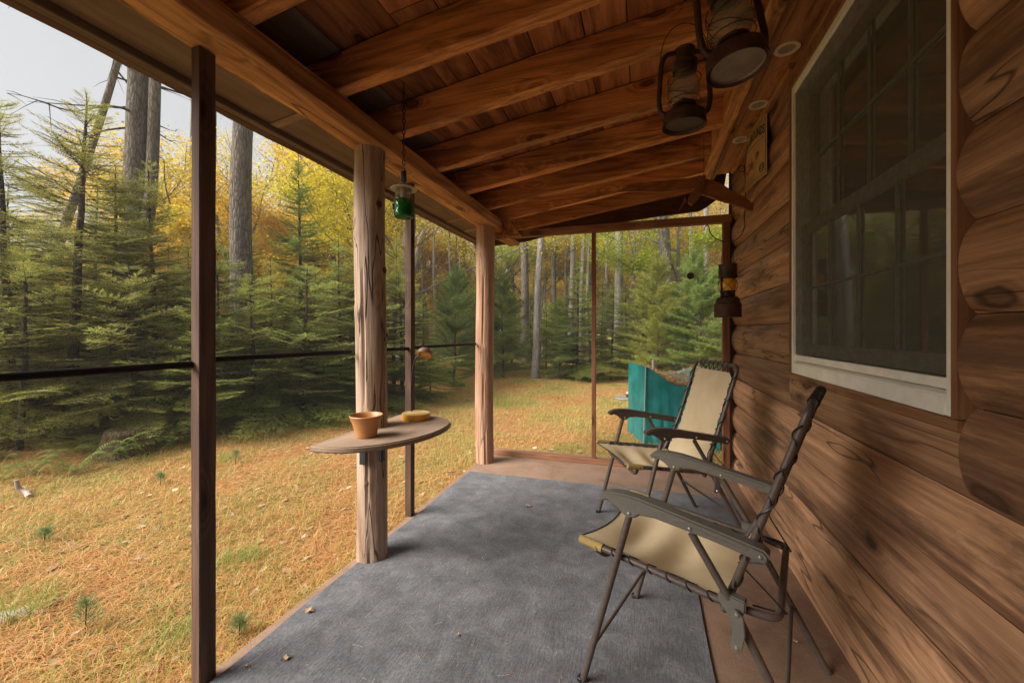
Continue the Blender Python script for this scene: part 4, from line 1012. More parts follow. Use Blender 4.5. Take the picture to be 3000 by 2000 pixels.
# ---------------------------------------------------------------- litter on the rug
def dead_leaf(x, y, s, rz, label, z=.0135, mat=None):
    o = MB(); n = 6; v = []; f = []
    pr = [0, .5, .85, 1, .8, .45, .05]
    for i in range(7):
        for j in (-1, 0, 1): v.append((i/6*s-s/2, j*pr[i]*s*.33, .004*abs(j)*(1+math.sin(i*2))+.006*math.sin(i/6*PI)*(1-abs(j)*.3)))
    for i in range(6):
        for j in range(2): a = i*3+j; f.append((a, a+1, a+4, a+3))
    o.add(v, f); ob = o.build('dead_leaf', mat or M_deadleaf); ob.location = (x, y, z); ob.rotation_euler = (0, 0, rz)
    tag(ob, label, 'leaf', 'dead leaves fallen on the porch carpet')
M_deadleaf = plain('dead leaf', (.34, .22, .13), .8, var=.3)
def gp(px, py, z=.012):
    l = (px-1500)/1209; u = -(py-970)/1209; tt = (z-H0)/u; return (l*CS-SN)*tt, (l*SN+CS)*tt
for px, py, s, rz, lb in ((905, 1791, .045, .4, 'pinkish curled dead leaf on the carpet near the slab edge'), (838, 1930, .035, 1.2, 'brown dead leaf near the bottom left of the carpet'),
                          (1340, 1862, .02, 2.2, 'tiny tan leaf in the middle of the carpet'), (720, 1955, .022, .3, 'small ochre leaf by the foot of the square post'),
                          (1545, 1483, .05, -.2, 'thin dry leaf stalk on the far part of the carpet'), (2330, 1875, .022, 1., 'small dead leaf on the bare floor under the near chair')):
    x, y = gp(px, py); dead_leaf(x, y, s, rz, lb, z=.0135 if px < 2200 else .003)
n = 1000; x = rng.uniform(-1.38, .2, n); y = rng.uniform(.8, 3.2, n); P = np.stack([x, y, np.full(n, .0125)], 1)
n2 = 500; x2 = rng.uniform(.24, .66, n2); y2 = rng.uniform(.7, 3.4, n2); q = (y2 < 2.3) | (y2 > 3.3); x2 = np.where(rng.uniform(0, 1, n2) < .7, .68-abs(rng.normal(0, .08, n2)), x2)
P = np.concatenate([P, np.stack([x2, y2, np.full(n2, .0125)], 1)[q & (x2 < .70)]]); P[:, 2] = np.where((P[:, 0] > .235) & (P[:, 1] < 2.36), .0015, .0125)
V, F = blades(P, rng.uniform(.008, .055, len(P))*rng.uniform(.3, 1, len(P)), np.full(len(P), .0016), np.full(len(P), .02), flat=True)
o = np_mesh('needle_litter', V, F, leafmat('floor needles', [(0, (.22, .12, .06)), (.6, (.3, .19, .1)), (1, (.5, .42, .33))], transl=0, useobj=False)); tag(o, 'scattered dry needles and crumbs on the porch carpet', 'debris', kind='stuff')

# ---------------------------------------------------------------- forest
def barkmat(name, light, dark, scale=1., ridges=1.):
    m, t, b = newmat(name); a, c = coords(t, [(9*scale, 9*scale, 2.2*scale), (1.3, 1.3, .5)])
    n = node(t, 'ShaderNodeTexNoise', Scale=2.2, Detail=8, Roughness=.75, Distortion=.6); t.links.new(a, n.inputs['Vector'])
    vo = node(t, 'ShaderNodeTexVoronoi', Scale=2.4, Randomness=1.); vo.feature = 'DISTANCE_TO_EDGE'; t.links.new(a, vo.inputs['Vector'])
    r = ramp(t, [(.3, dark), (.65, light)], n.outputs[0]); rv = ramp(t, [(0, (.35, .33, .3)), (.14, (1, 1, 1))], vo.outputs['Distance'])
    cc = mixc(t, r.outputs[0], rv.outputs[0], .7*ridges, 'MULTIPLY')
    n3 = node(t, 'ShaderNodeTexNoise', Scale=2, Detail=5); t.links.new(c, n3.inputs['Vector'])
    r3 = ramp(t, [(.35, (.75, .78, .75)), (.7, (1.2, 1.15, 1.1))], n3.outputs[0]); cc = mixc(t, cc, r3.outputs[0], 1., 'MULTIPLY')
    t.links.new(cc, b.inputs['Base Color']); b.inputs['Roughness'].default_value = .95; b.inputs['Specular IOR Level'].default_value = .1
    ad = t.nodes.new('ShaderNodeMath'); ad.operation = 'ADD'; t.links.new(n.outputs[0], ad.inputs[0]); t.links.new(vo.outputs['Distance'], ad.inputs[1])
    bump(t, b, ad.outputs[0], 1., .05); return m
B_pine = barkmat('pine bark', (.27, .235, .205), (.10, .08, .068))
B_grey = barkmat('grey bark', (.36, .33, .31), (.19, .165, .15), .7, .5)
B_dark = barkmat('spruce bark', (.16, .12, .10), (.06, .045, .038), 2.)
GRN = [(0, (.17, .21, .06)), (.3, (.25, .30, .09)), (.6, (.35, .39, .12)), (.85, (.52, .52, .20)), (.92, (.56, .46, .20)), (1, (.46, .27, .12))]
M_spruce = leafmat('spruce needles', GRN, transl=.52, rough=.5)
M_wpine = leafmat('white pine needles', [(0, (.15, .19, .06)), (.5, (.23, .27, .085)), (.9, (.33, .36, .13)), (1, (.5, .32, .12))], transl=.4)
M_leaf = leafmat('autumn leaves', [(0, (.55, .55, .5)), (.5, (1, 1, 1)), (.85, (1, .85, .6)), (1, (.6, .8, .5))], transl=.55, rough=.5)

def branch_template(Lb, tw, droop, needle=.025, nw=.0062, spacing=.040, ns=.0125, stem=True):
    """flat spray: axis along +x, side twigs both ways, needles as thin triangles"""
    tri = []; stems = []
    def axis(u): return np.array([Lb*u, 0, -droop*Lb*(u**1.3)*.6+droop*Lb*.5*u**3])
    def put(p, d, nrm, n_len):
        side = np.cross(d, nrm); side /= np.linalg.norm(side)+1e-9; tri.append(np.stack([p-side*nw/2, p+side*nw/2, p+d*n_len]))
    def twig(p, d, l):
        k = max(3, int(l/ns)); sd = np.cross(d, [0, 0, 1.]); sd /= np.linalg.norm(sd)+1e-9
        stems.append((p, p+d*l+np.array([0, 0, -.06*l])))
        for i in range(k):
            q = p+d*l*i/k+np.array([0, 0, -.06*l*(i/k)**2]); ln = needle*random.uniform(.7, 1.15)*(1-.25*i/k)
            for s in (-1, 1):
                dd = d*random.uniform(.5, .9)+sd*s*random.uniform(.6, 1)+np.array([0, 0, random.uniform(-.15, .5)]); dd /= np.linalg.norm(dd)
                put(q, dd, np.array([random.uniform(-.4, .4), random.uniform(-.4, .4), 1.]), ln)
        dd = d+np.array([0, 0, .1]); put(p+d*l*.96, dd/np.linalg.norm(dd), np.array([0, 0, 1.]), needle)
    n = int(Lb/spacing)
    for i in range(n):
        u = (i+.5)/n; p = axis(u); p2 = axis(min(1, u+.03)); d = (p2-p)/np.linalg.norm(p2-p)
        if u < .12: continue
        for s in (-1, 1):
            if random.random() < .1: continue
            a = R(random.uniform(42, 62))*s; dr = np.array([d[0]*math.cos(a), math.sin(a), d[2]+random.uniform(-.18, .1)]); dr /= np.linalg.norm(dr)
            l = tw*Lb*(1.05-u)*random.uniform(.6, 1.1)*min(1, u*3.5)+.03
            twig(p, dr, l)
            if l > .14:       # second order
                for j in range(1, int(l/.055)):
                    if random.random() < .25: continue
                    pj = p+dr*(.055*j); a2 = a+R(random.choice((-45, 45))); d2 = np.array([math.cos(a2), math.sin(a2), dr[2]+random.uniform(-.15, .05)]); d2 /= np.linalg.norm(d2)
                    twig(pj, d2, min(.1, (l-.05*j)*.6)+.015)
        twig(p, d, Lb/n*1.1)
    T = np.array(tri)
    if stem:
        S = []
        for a, b in stems:
            if np.linalg.norm(b-a) < .09: continue
            w_ = np.array([0, 0, .0035]); S.append(np.stack([a-w_, a+w_, b]))
        for i in range(10):
            a, b = axis(i/10), axis((i+1)/10); w_ = np.array([0, 0, .006*(1-i/10)+.002]); S.append(np.stack([a-w_, a+w_, b])); w2 = np.array([0, .006*(1-i/10)+.002, 0]); S.append(np.stack([a-w2, a+w2, b]))
        S = np.array(S)
    else: S = np.zeros((0, 3, 3))
    return T, S
def pine_template(Lb):
    """soft long-needled tufts on a few rising twigs"""
    tri = []; S = []
    for i in range(int(Lb/.07)):
        u = (i+1)/int(Lb/.07); p = np.array([Lb*u, 0, .10*Lb*u*u]);
        for s in (-1, 1, 0):
            a = R(random.uniform(25, 55))*s; l = .30*Lb*(1.1-u)*random.uniform(.6, 1.1)+.04; d = np.array([math.cos(a), math.sin(a), random.uniform(.05, .35)]); d /= np.linalg.norm(d); e = p+d*l
            S.append(np.stack([p-[0, 0, .003], p+[0, 0, .003], e]))
            for q in range(3):
                c = p+d*l*(.45+.28*q)
                for k in range(15):
                    dd = d*.9+rng.normal(0, .55, 3); dd /= np.linalg.norm(dd); sd = np.cross(dd, rng.normal(0, 1, 3)); sd /= np.linalg.norm(sd); tri.append(np.stack([c-sd*.0022, c+sd*.0022, c+dd*random.uniform(.05, .085)]))
    return np.array(tri), np.array(S)
random.seed(21)
TPL = [branch_template(l, .42, .22) for l in (1.35, 1.35, .95, .6, .35, .2)]; TL = [1.35, 1.35, .95, .6, .35, .2]
PPL = [pine_template(l) for l in (1.2, .8, .45)]; PL = [1.2, .8, .45]
def conifer_mesh(name, H, rad, dens, seed, tpl, tl, zmin=.05, up=.0, mat=None, power=.85, droop0=.25, dead=0):
    random.seed(seed); T = []; S = []
    z = zmin*H
    while z < H*.985:
        u = (z-zmin*H)/(H*(1-zmin)); L0 = rad*(1-u)**power*(1 if u > .06 else .85)+.05
        k = max(3, int(random.uniform(4.2, 6.5)*dens))
        for i in range(k):
            l = L0*random.uniform(.55, 1.15); idx = min(range(len(tl)), key=lambda q: abs(tl[q]-l)+random.random()*.05)
            t_, s_ = tpl[idx]; sc = l/tl[idx]; az = random.uniform(0, 2*PI); pitch = -droop0*(1-u)+up+.55*u+random.uniform(-.12, .12)
            roll = random.uniform(-.35, .35)
            M = np.array((Matrix.Rotation(az, 3, 'Z') @ Matrix.Rotation(-pitch, 3, 'Y') @ Matrix.Rotation(roll, 3, 'X')))*1.0
            off = np.array([0, 0, z+random.uniform(-.06, .06)])
            zz = np.array([1, 1, 1.])*(sc)
            T.append((t_*zz) @ M.T+off); S.append((s_*zz) @ M.T+off)
        z += (.075+.085*(1-u))*random.uniform(.7, 1.2)/dens**.3*(H/4)**.25
    T = np.concatenate(T); S = np.concatenate(S)
    F = np.arange(len(T)*3).reshape(-1, 3); Fs = np.arange(len(S)*3).reshape(-1, 3)
    return T.reshape(-1, 3), F, S.reshape(-1, 3), Fs
def make_conifer(name, H, rad, dens, seed, tpl=TPL, tl=TL, mat=M_spruce, **kw):
    root = empty(name, (0, 0, -50)); V, F, VS, FS = conifer_mesh(name, H, rad, dens, seed, tpl, tl, **kw)
    np_mesh('crown', V, F, mat, root)
    tr = MB(); P = [(noise.noise(Vector((seed, i*.4, 0)))*.03, noise.noise(Vector((seed, 5, i*.4)))*.03, -.15+(H+.15)*i/12) for i in range(13)]
    r0 = .0105*H; tr.add(*tube(P, lambda u: r0*(1-u)**.8+.004, 9)); to = tr.build('trunk', B_dark, root)
    np_mesh('twigs', VS, FS, B_dark, root)
    root['H'] = H; return root
PROTO = {
    'spA': make_conifer('spruce_tree', 4.6, 1.35, 1.15, 1),
    'spB': make_conifer('spruce_tree', 4.6, 1.3, 1.0, 2, power=.8),
    'spC': make_conifer('spruce_tree', 2.3, 1.15, 1.0, 3, power=.8),
    'spD': make_conifer('spruce_tree', 5.2, 1.45, 1.35, 4, power=.9),
    'wpA': make_conifer('white_pine', 3.6, 1.2, 1.0, 5, tpl=PPL, tl=PL, mat=M_wpine, up=.3, power=.75),
}
used = set()
def put(kind, px, d, H, label, group, rz=None, color=(1, 1, 1), name=None, z=None, fat=1.):
    p = PROTO[kind]; o = p if kind not in used else copy_tree(p); used.add(kind)
    c = at(px, d); s = H/p['H']; o.location = (c.x, c.y, gz(c.x, c.y)-.05 if z is None else z); o.scale = (s*fat, s*fat, s)
    o.rotation_euler = (R(random.uniform(-2, 2)), R(random.uniform(-2, 2)), random.uniform(0, 6.28) if rz is None else rz)
    for ch in o.children: ch.color = (*color, 1)
    if 'H' in o and o is not p: del o['H']
    tag(o, label, 'tree', group)
    return o
MARKS = [(60, 'at the far left'), (330, 'left of the double-stemmed pine'), (480, 'between the double-stemmed pine and the square post'), (690, 'between the square post and the thick trunk'), (900, 'between the thick trunk and the pointed dark spruce'),
         (1060, 'behind the knotty log post'), (1200, 'between the knotty post and the thin stud'), (1400, 'between the thin stud and the corner post'), (1560, 'between the corner post and the pale slender trunk'), (1740, 'left of the thin upright of the far screen'),
         (1900, 'right of the thin upright of the far screen'), (2010, 'above the teal tarp'), (2130, 'beside the amber lantern'), (9999, 'half hidden by the cabin wall')]
def where(px): return next(b for a, b in MARKS if px < a)
random.seed(5)
G1 = 'young spruces along the edge of the yard'
front_sp = [
    ('spB', -160, 4.7, 3.4, 1.3, (1, .95, .8), 'dusty green spruce cut off by the left edge of the picture'),
    ('spB', 40, 5.6, 4.5, 1.2, (1.1, 1.0, .8), 'thin spruce with forked tip at the far left'),
    ('spB', 205, 5.1, 4.35, 1.35, (1.0, .92, .72), 'tall brownish-green spruce with bare dark trunk, left of the double pine'),
    ('spC', 60, 4.4, 2.2, 1.3, (1.0, .95, .7), 'low bushy spruce above the ferns'),
    ('spA', 330, 5.6, 3.6, 1.25, (1.1, 1.05, .8), 'full spruce below the double-trunked pine'),
    ('spB', 465, 5.9, 3.75, 1.1, (1.2, 1.15, .9), 'slim spruce just left of the square post'),
    ('spC', 385, 4.9, 2.15, 1.2, (1.2, 1.15, .95), 'light green young spruce with a leader, left of the square post'),
    ('spC', 560, 5.0, 1.75, 1.3, (1.15, 1.2, .9), 'wide young spruce behind the square post'),
    ('spC', 745, 5.7, 2.1, 1.35, (1.1, 1.15, .85), 'light-tipped young spruce in front of the thick pine trunk'),
    ('spC', 640, 6.0, 2.6, 1.1, (1.15, 1.2, .9), 'young spruce hiding the foot of the thick pine trunk'),
    ('spC', 880, 6.0, 2.3, 1.3, (1.05, 1.15, .85), 'young spruce with star-shaped top left of the knotty post'),
    ('spD', 885, 8.0, 4.8, 1.0, (.72, .9, .62), 'dense dark green pointed spruce between thick trunk and knotty post'),
    ('spA', 1000, 7.3, 3.0, 1.2, (.95, 1.05, .8), 'green spruce right behind the knotty log post'),
    ('spC', 1080, 6.9, 2.0, 1.5, (.9, 1.0, .75), 'low spruce at the lawn edge behind the half-round table'),
    ('spC', 1180, 7.6, 2.4, 1.3, (.95, 1.0, .8), 'young spruce behind the gooseneck lamp'),
    ('wpA', 1330, 9.6, 2.9, 1.1, (.9, 1.05, .9), 'soft blue-green pine left of the far corner post'),
    ('spC', 1262, 8.0, 1.1, 1.3, (1.5, 1.5, 1.2), 'small pale spruce at the lawn edge right of the thin stud'),
    ('wpA', 1475, 11.6, 3.1, 1.2, (.9, 1.0, .75), 'feathery pine right of the far corner post'),
    ('spD', 1690, 11.2, 3.4, 1.3, (.85, 1.0, .65), 'full dark spruce left of the thin upright of the far screen'),
    ('spA', 1790, 11.2, 2.7, 1.3, (.9, 1.05, .65), 'wide green spruce right of the thin upright of the far screen'),
    ('spA', 1880, 11.8, 2.9, 1.5, (.9, 1.0, .65), 'broad spruce behind the teal tarp'),
    ('wpA', 1925, 10.2, 3.3, 1.2, (1.3, 1.2, .75), 'soft pine with orange inner needles above the tarp'),
    ('wpA', 2060, 9.6, 3.3, 1.25, (1.05, 1.25, .95), 'light green soft pine beside the cabin wall'),
    ('wpA', 2180, 9.0, 3.2, 1.2, (1.1, 1.2, .85), 'soft pine half hidden by the cabin wall'),
]
for k, px, d, H, fat, c, lb in front_sp: put(k, px, d, H, lb, G1, color=c, fat=fat)
# forest floor filling: younger growth deeper in
G2 = 'dark spruces deeper in the forest'
lbl2 = 'dark green spruce deep in the forest behind the front row'
for i in range(46):
    px = -650+i*75+random.uniform(-60, 60); edge = 8.5 if px < 900 else 13
    d = edge+random.uniform(0, 9); H = random.uniform(1.8, 2.9)+d*.02 if px > 1100 else random.uniform(2.6, 4.2)
    if px > 1100 and i % 2: continue
    k = random.choice(('spA', 'spD', 'spB', 'spA'))
    b = random.uniform(.7, 1.1); put(k, px, d, H, ('tall' if H > 3.7 else 'mid-sized' if H > 3.1 else 'low')+' dark spruce far back '+where(px), G2, color=(b*random.uniform(.9, 1.2), b, b*random.uniform(.6, .85)), fat=1.15)

G3 = 'spruces of the second row at the left'
for i in range(15):
    px = -420+i*112+random.uniform(-30, 30); d = random.uniform(6.4, 8.2)+(.8 if px > 800 else 0); H = random.uniform(2.5, 3.4)+(.7 if px < 400 else 0)
    b = random.uniform(.85, 1.15); put(random.choice(('spA', 'spB', 'spC', 'spD')), px, d, H, ('taller' if H > 2.8 else 'shorter')+' second-row green spruce '+where(px), G3, color=(b*1.05, b, b*.75), fat=1.2)

for i, (px, d, H, k, c) in enumerate(((1240, 10.5, 2.3, 'spA', (1.2, 1.3, .9)), (1420, 12.6, 2.6, 'wpA', (1.1, 1.2, .8)), (1500, 14, 2.8, 'spB', (1.3, 1.3, .8)), (1600, 14.5, 2.4, 'spC', (1.1, 1.2, .8)), (1640, 12.3, 2.3, 'wpA', (1.1, 1.2, .8)),
        (1730, 14.5, 3.0, 'spB', (1.2, 1.2, .8)), (1835, 14, 3.1, 'spA', (1.1, 1.2, .75)), (1900, 15, 3.4, 'wpA', (1.4, 1.2, .7)), (1760, 17, 3.6, 'spB', (1.3, 1.3, .8)), (1560, 18, 3.8, 'spB', (1.3, 1.2, .8)), (2010, 14, 3.7, 'spB', (1.2, 1.3, .85)), (1660, 19, 3.6, 'spA', (1.3, 1.3, .8)))):
    put(k, px, d, H, 'light green understory '+('pine ' if k == 'wpA' else 'spruce ')+where(px), 'young growth between the far trunks', color=c, fat=1.25)

# tall trunks
def trunk_tree(px, d, dia, label, lean=(0, 0), H=15, mat=B_pine, fork=None, stubs=10, z0=None, seed=0, ccol=None, name='pine_tree', group='tall trunks rising through the forest', cat='tree'):
    random.seed(seed+100); c = at(px, d); t = empty(name, (c.x, c.y, gz(c.x, c.y)), label=label, cat=cat, group=group)
    ex = Vector((CS, SN, 0)); n = 26; m = MB()
    def path(z, s=0): return ex*(lean[0]*z/H)+Vector((noise.noise(Vector((seed, z*.25, 1)))*.10, noise.noise(Vector((seed, z*.25, 8)))*.10, z))
    P = [path(-.2+(H+.2)*i/n) for i in range(n+1)]
    v, f = tube(P, lambda u: dia/2*(1-.55*u)*(1+.5*math.exp(-u*H*3)), 18)
    v = [Vector(p)*1.0 for p in v]
    for i, p in enumerate(v):
        k = noise.noise(Vector((p.x*6+seed, p.y*6, p.z*1.2)))*.05*dia; cpt = P[i//18]; dr = Vector((p.x-cpt.x, p.y-cpt.y, 0))
        if dr.length > 1e-5: v[i] = p+dr.normalized()*k
    m.add(v, f)
    if fork:
        zf, dx, dr = fork; Q = smooth_path([path(zf-.25), path(zf)+ex*dx*.35+Vector((0, 0, .25)), path(zf+1.1)+ex*dx, path(zf+5)+ex*dx*1.35], 6)
        m.add(*tube(Q, lambda u: dr/2*(1-.3*u), 14))
    m.build('trunk', mat, t)
    b = MB()
    for i in range(stubs):
        z = random.uniform(1.6, min(H*.85, 9)); a = random.uniform(0, 2*PI); l = random.uniform(.4, 1.9); p = path(z); q = [p]
        dv = Vector((math.cos(a), math.sin(a), random.uniform(-.2, .25)))
        for k in range(5):
            dv = (dv+Vector((random.uniform(-.25, .25), random.uniform(-.25, .25), random.uniform(-.2, .15)))).normalized(); q.append(q[-1]+dv*l/5)
            if k > 0 and random.random() < .7:
                e = (dv+Vector((random.uniform(-1, 1), random.uniform(-1, 1), random.uniform(-.5, .5)))).normalized()*l*.3; b.add(*tube([q[-1], q[-1]+e*.5+Vector((0, 0, .02)), q[-1]+e], lambda u: .006*(1-u)+.002, 4, cap=False))
        b.add(*tube(q, lambda u: (.018+.01*dia)*(1-u)+.003, 5, cap=False))
    if stubs: b.build('dead_branches', B_dark, t)
    return t
lt = trunk_tree
lt(395, 7.6, .40, 'thick pine trunk forking into two stems near the left edge', fork=(2.7, .30, .24), stubs=26, seed=1, H=14)
lt(40, 9.2, .2, 'leaning bare trunk left of the double-stemmed pine', lean=(3.5, 0), H=11, stubs=16, seed=2)
lt(706, 7.4, .40, 'thick rough-barked pine trunk between the square post and the knotty post', stubs=0, seed=3, H=14)
lt(972, 13.5, .30, 'dark straight trunk just left of the knotty post', stubs=6, seed=4, mat=B_pine)
lt(1189, 13, .24, 'grey trunk seen right beside the thin stud', stubs=0, seed=5, mat=B_grey)
lt(1537, 17, .36, 'dark straight pine trunk right of the far corner post', stubs=10, seed=6)
lt(1568, 11.2, .20, 'slender pale grey trunk with its foot on the lawn', lean=(.6, 0), stubs=0, seed=7, mat=B_grey, name='maple_tree', H=14)
lt(1622, 18, .24, 'forked dark trunk with a sideways limb behind the pale trunk', fork=(5.0, .9, .16), stubs=3, seed=8, name='maple_tree')
lt(1668, 17, .24, 'plain grey trunk left of the thin upright of the far screen', lean=(.5, 0), stubs=0, seed=9, mat=B_grey, name='maple_tree')
lt(1812, 16, .38, 'thick scaly trunk right of the thin upright of the far screen', stubs=14, seed=10, lean=(.1, 0), mat=B_grey)
lt(1856, 19, .2, 'thin trunk close beside the thick scaly trunk', stubs=4, seed=11)
lt(1978, 12.5, .38, 'big dark trunk leaning left under the carved bird', lean=(-1.2, 0), stubs=6, seed=12)
lt(2068, 15, .20, 'thin greenish trunk near the wire hook', stubs=3, seed=13, mat=B_grey, name='maple_tree')
for i, px in enumerate((1725, 1880, 1893, 1913, 1768, 2105, 1460, 1100, 1285, 1330, 560, 830, 1240, 1940, 1495, 1510, 1590, 1645, 1700, 1840, 1865, 1925, 2035, 1370, 1050, 620)):
    lt(px, 16+(i*7 % 9), .13+.025*(i % 4), 'thin distant %s trunk ' % ('grey', 'brown')[i % 2]+where(px), stubs=3, seed=30+i, mat=(B_grey, B_pine)[i % 2], name='maple_tree', group='thin distant trunks deep in the forest', lean=(random.uniform(-.8, .8), 0))
# broadleaf trees with autumn leaves
def leaf_tree(seed, H, crown0, spread, nl, ls):
    random.seed(seed); root = empty('maple_tree', (0, 0, -50)); m = MB(); tips = []
    def grow(p, d, l, r, lv):
        q = [p]; n = 6
        for k in range(n):
            d = (d+Vector((random.uniform(-.16, .16), random.uniform(-.16, .16), random.uniform(-.05, .12)))).normalized(); q.append(q[-1]+d*l/n)
        m.add(*tube(q, lambda u: r*(1-.55*u), 7 if lv == 0 else 5, cap=False))
        if lv >= 1: tips.extend([(q[k], l*.28) for k in range(2, n+1)])
        if lv < 3:
            for k in range(5 if lv == 0 else 4):
                i = random.randint(2 if lv else 2, n); a = random.uniform(0, 2*PI); s_ = random.uniform(.6, 1.15)
                dd = (d*.6+Vector((math.cos(a)*s_, math.sin(a)*s_, random.uniform(0, .5)))).normalized(); grow(q[i], dd, l*random.uniform(.42, .62)*(spread if lv == 0 else 1), r*.45, lv+1)
    grow(Vector((0, 0, -.1)), Vector((0, 0, 1)), H*.8, .022*H*.55+.02, 0)
    # low boughs
    for k in range(7):
        a = random.uniform(0, 2*PI); z = H*random.uniform(crown0, .6); grow(Vector((0, 0, z)), Vector((math.cos(a), math.sin(a), .45)).normalized(), H*.28*spread, .03, 1)
    m.build('trunk', B_grey, root)
    T = np.array([t[0][:] for t in tips]); sc = np.array([t[1] for t in tips]); k = rng.integers(0, len(T), nl)
    C = T[k]+rng.normal(0, 1, (nl, 3))*np.clip(sc[k], .08, .26)[:, None]*np.array([1, 1, .55]); C = C[C[:, 2] > H*crown0*.8]; nl = len(C)
    a = rng.normal(0, 1, (nl, 3)); a[:, 2] *= .5; a /= np.linalg.norm(a, axis=1)[:, None]; b = np.cross(a, rng.normal(0, 1, (nl, 3))+np.array([0, 0, 1.])); b /= np.linalg.norm(b, axis=1)[:, None]
    s = (ls*rng.uniform(.6, 1.25, nl))[:, None]
    V = np.stack([C-a*s*.5, C+b*s*.36-a*s*.05, C+a*s*.5, C-b*s*.36-a*s*.05], 1).reshape(-1, 3)
    np_mesh('crown', V, np.arange(nl*4).reshape(-1, 4), M_leaf, root); root['H'] = H
    return root
PROTO['mpA'] = leaf_tree(1, 9, .22, 1.0, 34000, .09)
PROTO['mpB'] = leaf_tree(2, 8, .18, 1.15, 30000, .07)
PROTO['mpC'] = leaf_tree(3, 10, .25, .8, 26000, .08)
random.seed(77)
YEL, GLD, ORG, YGR, PAL = (.74, .60, .06), (.74, .50, .07), (.72, .37, .12), (.50, .58, .08), (.74, .62, .28)
def hue(c): return tuple(x*random.uniform(.9, 1.12) for x in c)
lbls = {YEL: 'bright yellow maple', GLD: 'golden maple', ORG: 'orange maple', YGR: 'yellow-green maple', PAL: 'pale straw-coloured maple'}
lay = []
for px in range(-300, 1200, 85): lay.append((px, random.uniform(10.5, 15), (random.uniform(3.2, 4.0) if px < 420 else random.uniform(4.6, 6.4)), random.choice((YEL, GLD, ORG, YEL, GLD, YGR))))
for px in range(-500, 1300, 95): lay.append((px, random.uniform(17, 27), (random.uniform(4.8, 5.8) if px < 420 else random.uniform(6.8, 9.)), random.choice((YEL, GLD, ORG, PAL, ORG))))
for px in range(1250, 2350, 110): lay.append((px, random.uniform(19, 24), random.uniform(7., 8.5), random.choice((YEL, YGR, YGR, GLD))))
for px in range(1100, 2450, 110): lay.append((px, random.uniform(25, 33), random.uniform(6, 9.5), random.choice((YEL, YGR, GLD, PAL))))
for px, d, H, c in lay:
    put(random.choice(('mpA', 'mpB', 'mpC')), px, d, H, ('nearer ' if d < 16.5 else 'far ' if d > 22 else '')+lbls[c]+' '+where(px), 'autumn maples deeper in the forest', color=hue(c), fat=random.uniform(1., 1.35))
# a few nearer named ones
put('mpC', 800, 10.5, 4.0, 'slim golden maple between the thick trunk and the dark spruce', 'autumn maples near the yard', color=GLD)
put('mpB', 560, 11, 3.9, 'orange and yellow maple right of the square post', 'autumn maples near the yard', color=(.62, .36, .06))
put('mpA', 1995, 14, 6.0, 'large yellow-green maple leaves above the tarp', 'autumn maples near the yard', color=(.42, .50, .04), fat=1.3)
# far off wood closing the view
def far_wood():
    n = 90000; a = rng.uniform(-1.5, 1.2, n)-YAW; r = rng.uniform(34, 48, n); x = r*np.sin(a); y = r*np.cos(a)
    top = 5.5+3.*np.array([noise.noise(Vector((q*7, 0, 2))) for q in a])+np.where(a > -.15, 5, 0); z = rng.uniform(0, 1, n)**.9*top
    C = np.stack([x, y, z], 1); aa = rng.normal(0, 1, (n, 3)); aa /= np.linalg.norm(aa, axis=1)[:, None]; b = np.cross(aa, rng.normal(0, 1, (n, 3))); b /= np.linalg.norm(b, axis=1)[:, None]; s = rng.uniform(.2, .5, n)[:, None]
    V = np.stack([C-aa*s*.5, C+b*s*.4, C+aa*s*.5, C-b*s*.4], 1).reshape(-1, 3)
    o = np_mesh('far_wood', V, np.arange(n*4).reshape(-1, 4), leafmat('far foliage', [(0, (.2, .24, .07)), (.3, (.32, .36, .09)), (.55, (.62, .52, .08)), (.85, (.66, .46, .12)), (1, (.5, .42, .28))], .5, useobj=False))
    tag(o, 'hazy far-off wood in green and gold', 'woods', kind='stuff')
far_wood()

# ferns, stump, driftwood, stones, seedlings
M_fern = leafmat('fern', [(0, (.12, .18, .04)), (.6, (.20, .28, .06)), (1, (.34, .34, .10))], .4, useobj=False)
def fern(px, d, n, L_, label, seed):
    random.seed(seed); c = at(px, d); V = []; F = []
    for i in range(n):
        a = random.uniform(0, 2*PI); l = L_*random.uniform(.7, 1.1); dv = Vector((math.cos(a), math.sin(a), 0)); sd = Vector((-dv.y, dv.x, 0)); hgt = random.uniform(.35, .7)*l
        for k in range(26):
            u = (k+2)/28; p = dv*l*u+Vector((0, 0, hgt*math.sin(u*PI*.85))); pw = l*.20*math.sin(PI*min(1, u*1.02))**.7*(1.15-u)+.008
            for s in (-1, 1):
                e = p+sd*s*pw+dv*pw*.35-Vector((0, 0, pw*.25)); wv = dv*l*.016; q = len(V); V += [p-wv, p+wv, e]; F.append((q, q+1, q+2))
    o = np_mesh('fern', [tuple(v) for v in V], F, M_fern); o.location = (c.x, c.y, gz(c.x, c.y)); tag(o, label, 'fern', 'ferns at the forest edge')
fern(225, 3.8, 9, .42, 'pale green fern arching left of the stump', 1); fern(335, 4.2, 8, .42, 'upright light green fern beside the stump', 2)
fern(90, 3.75, 8, .32, 'fern under the spruce near the left edge', 3); fern(-10, 3.6, 7, .3, 'fern at the left edge of the yard', 4)
def stump():
    c = at(375, 4.35); t = empty('tree_stump', (c.x, c.y, gz(c.x, c.y)), label='low mossy brown stump under the spruce branches', cat='stump')
    v, f = lathe([(.30, -.05), (.24, .05), (.20, .14), (.19, .24), (.15, .27), (0, .25)], 26)
    v = [Vector(p)*(1+.14*noise.noise(Vector((p[0]*6, p[1]*6, p[2]*4)))) for p in v]; MB().add(v, f).build('stump_body', barkmat('stump bark', (.26, .20, .12), (.12, .08, .045), 1.5), t)
stump()
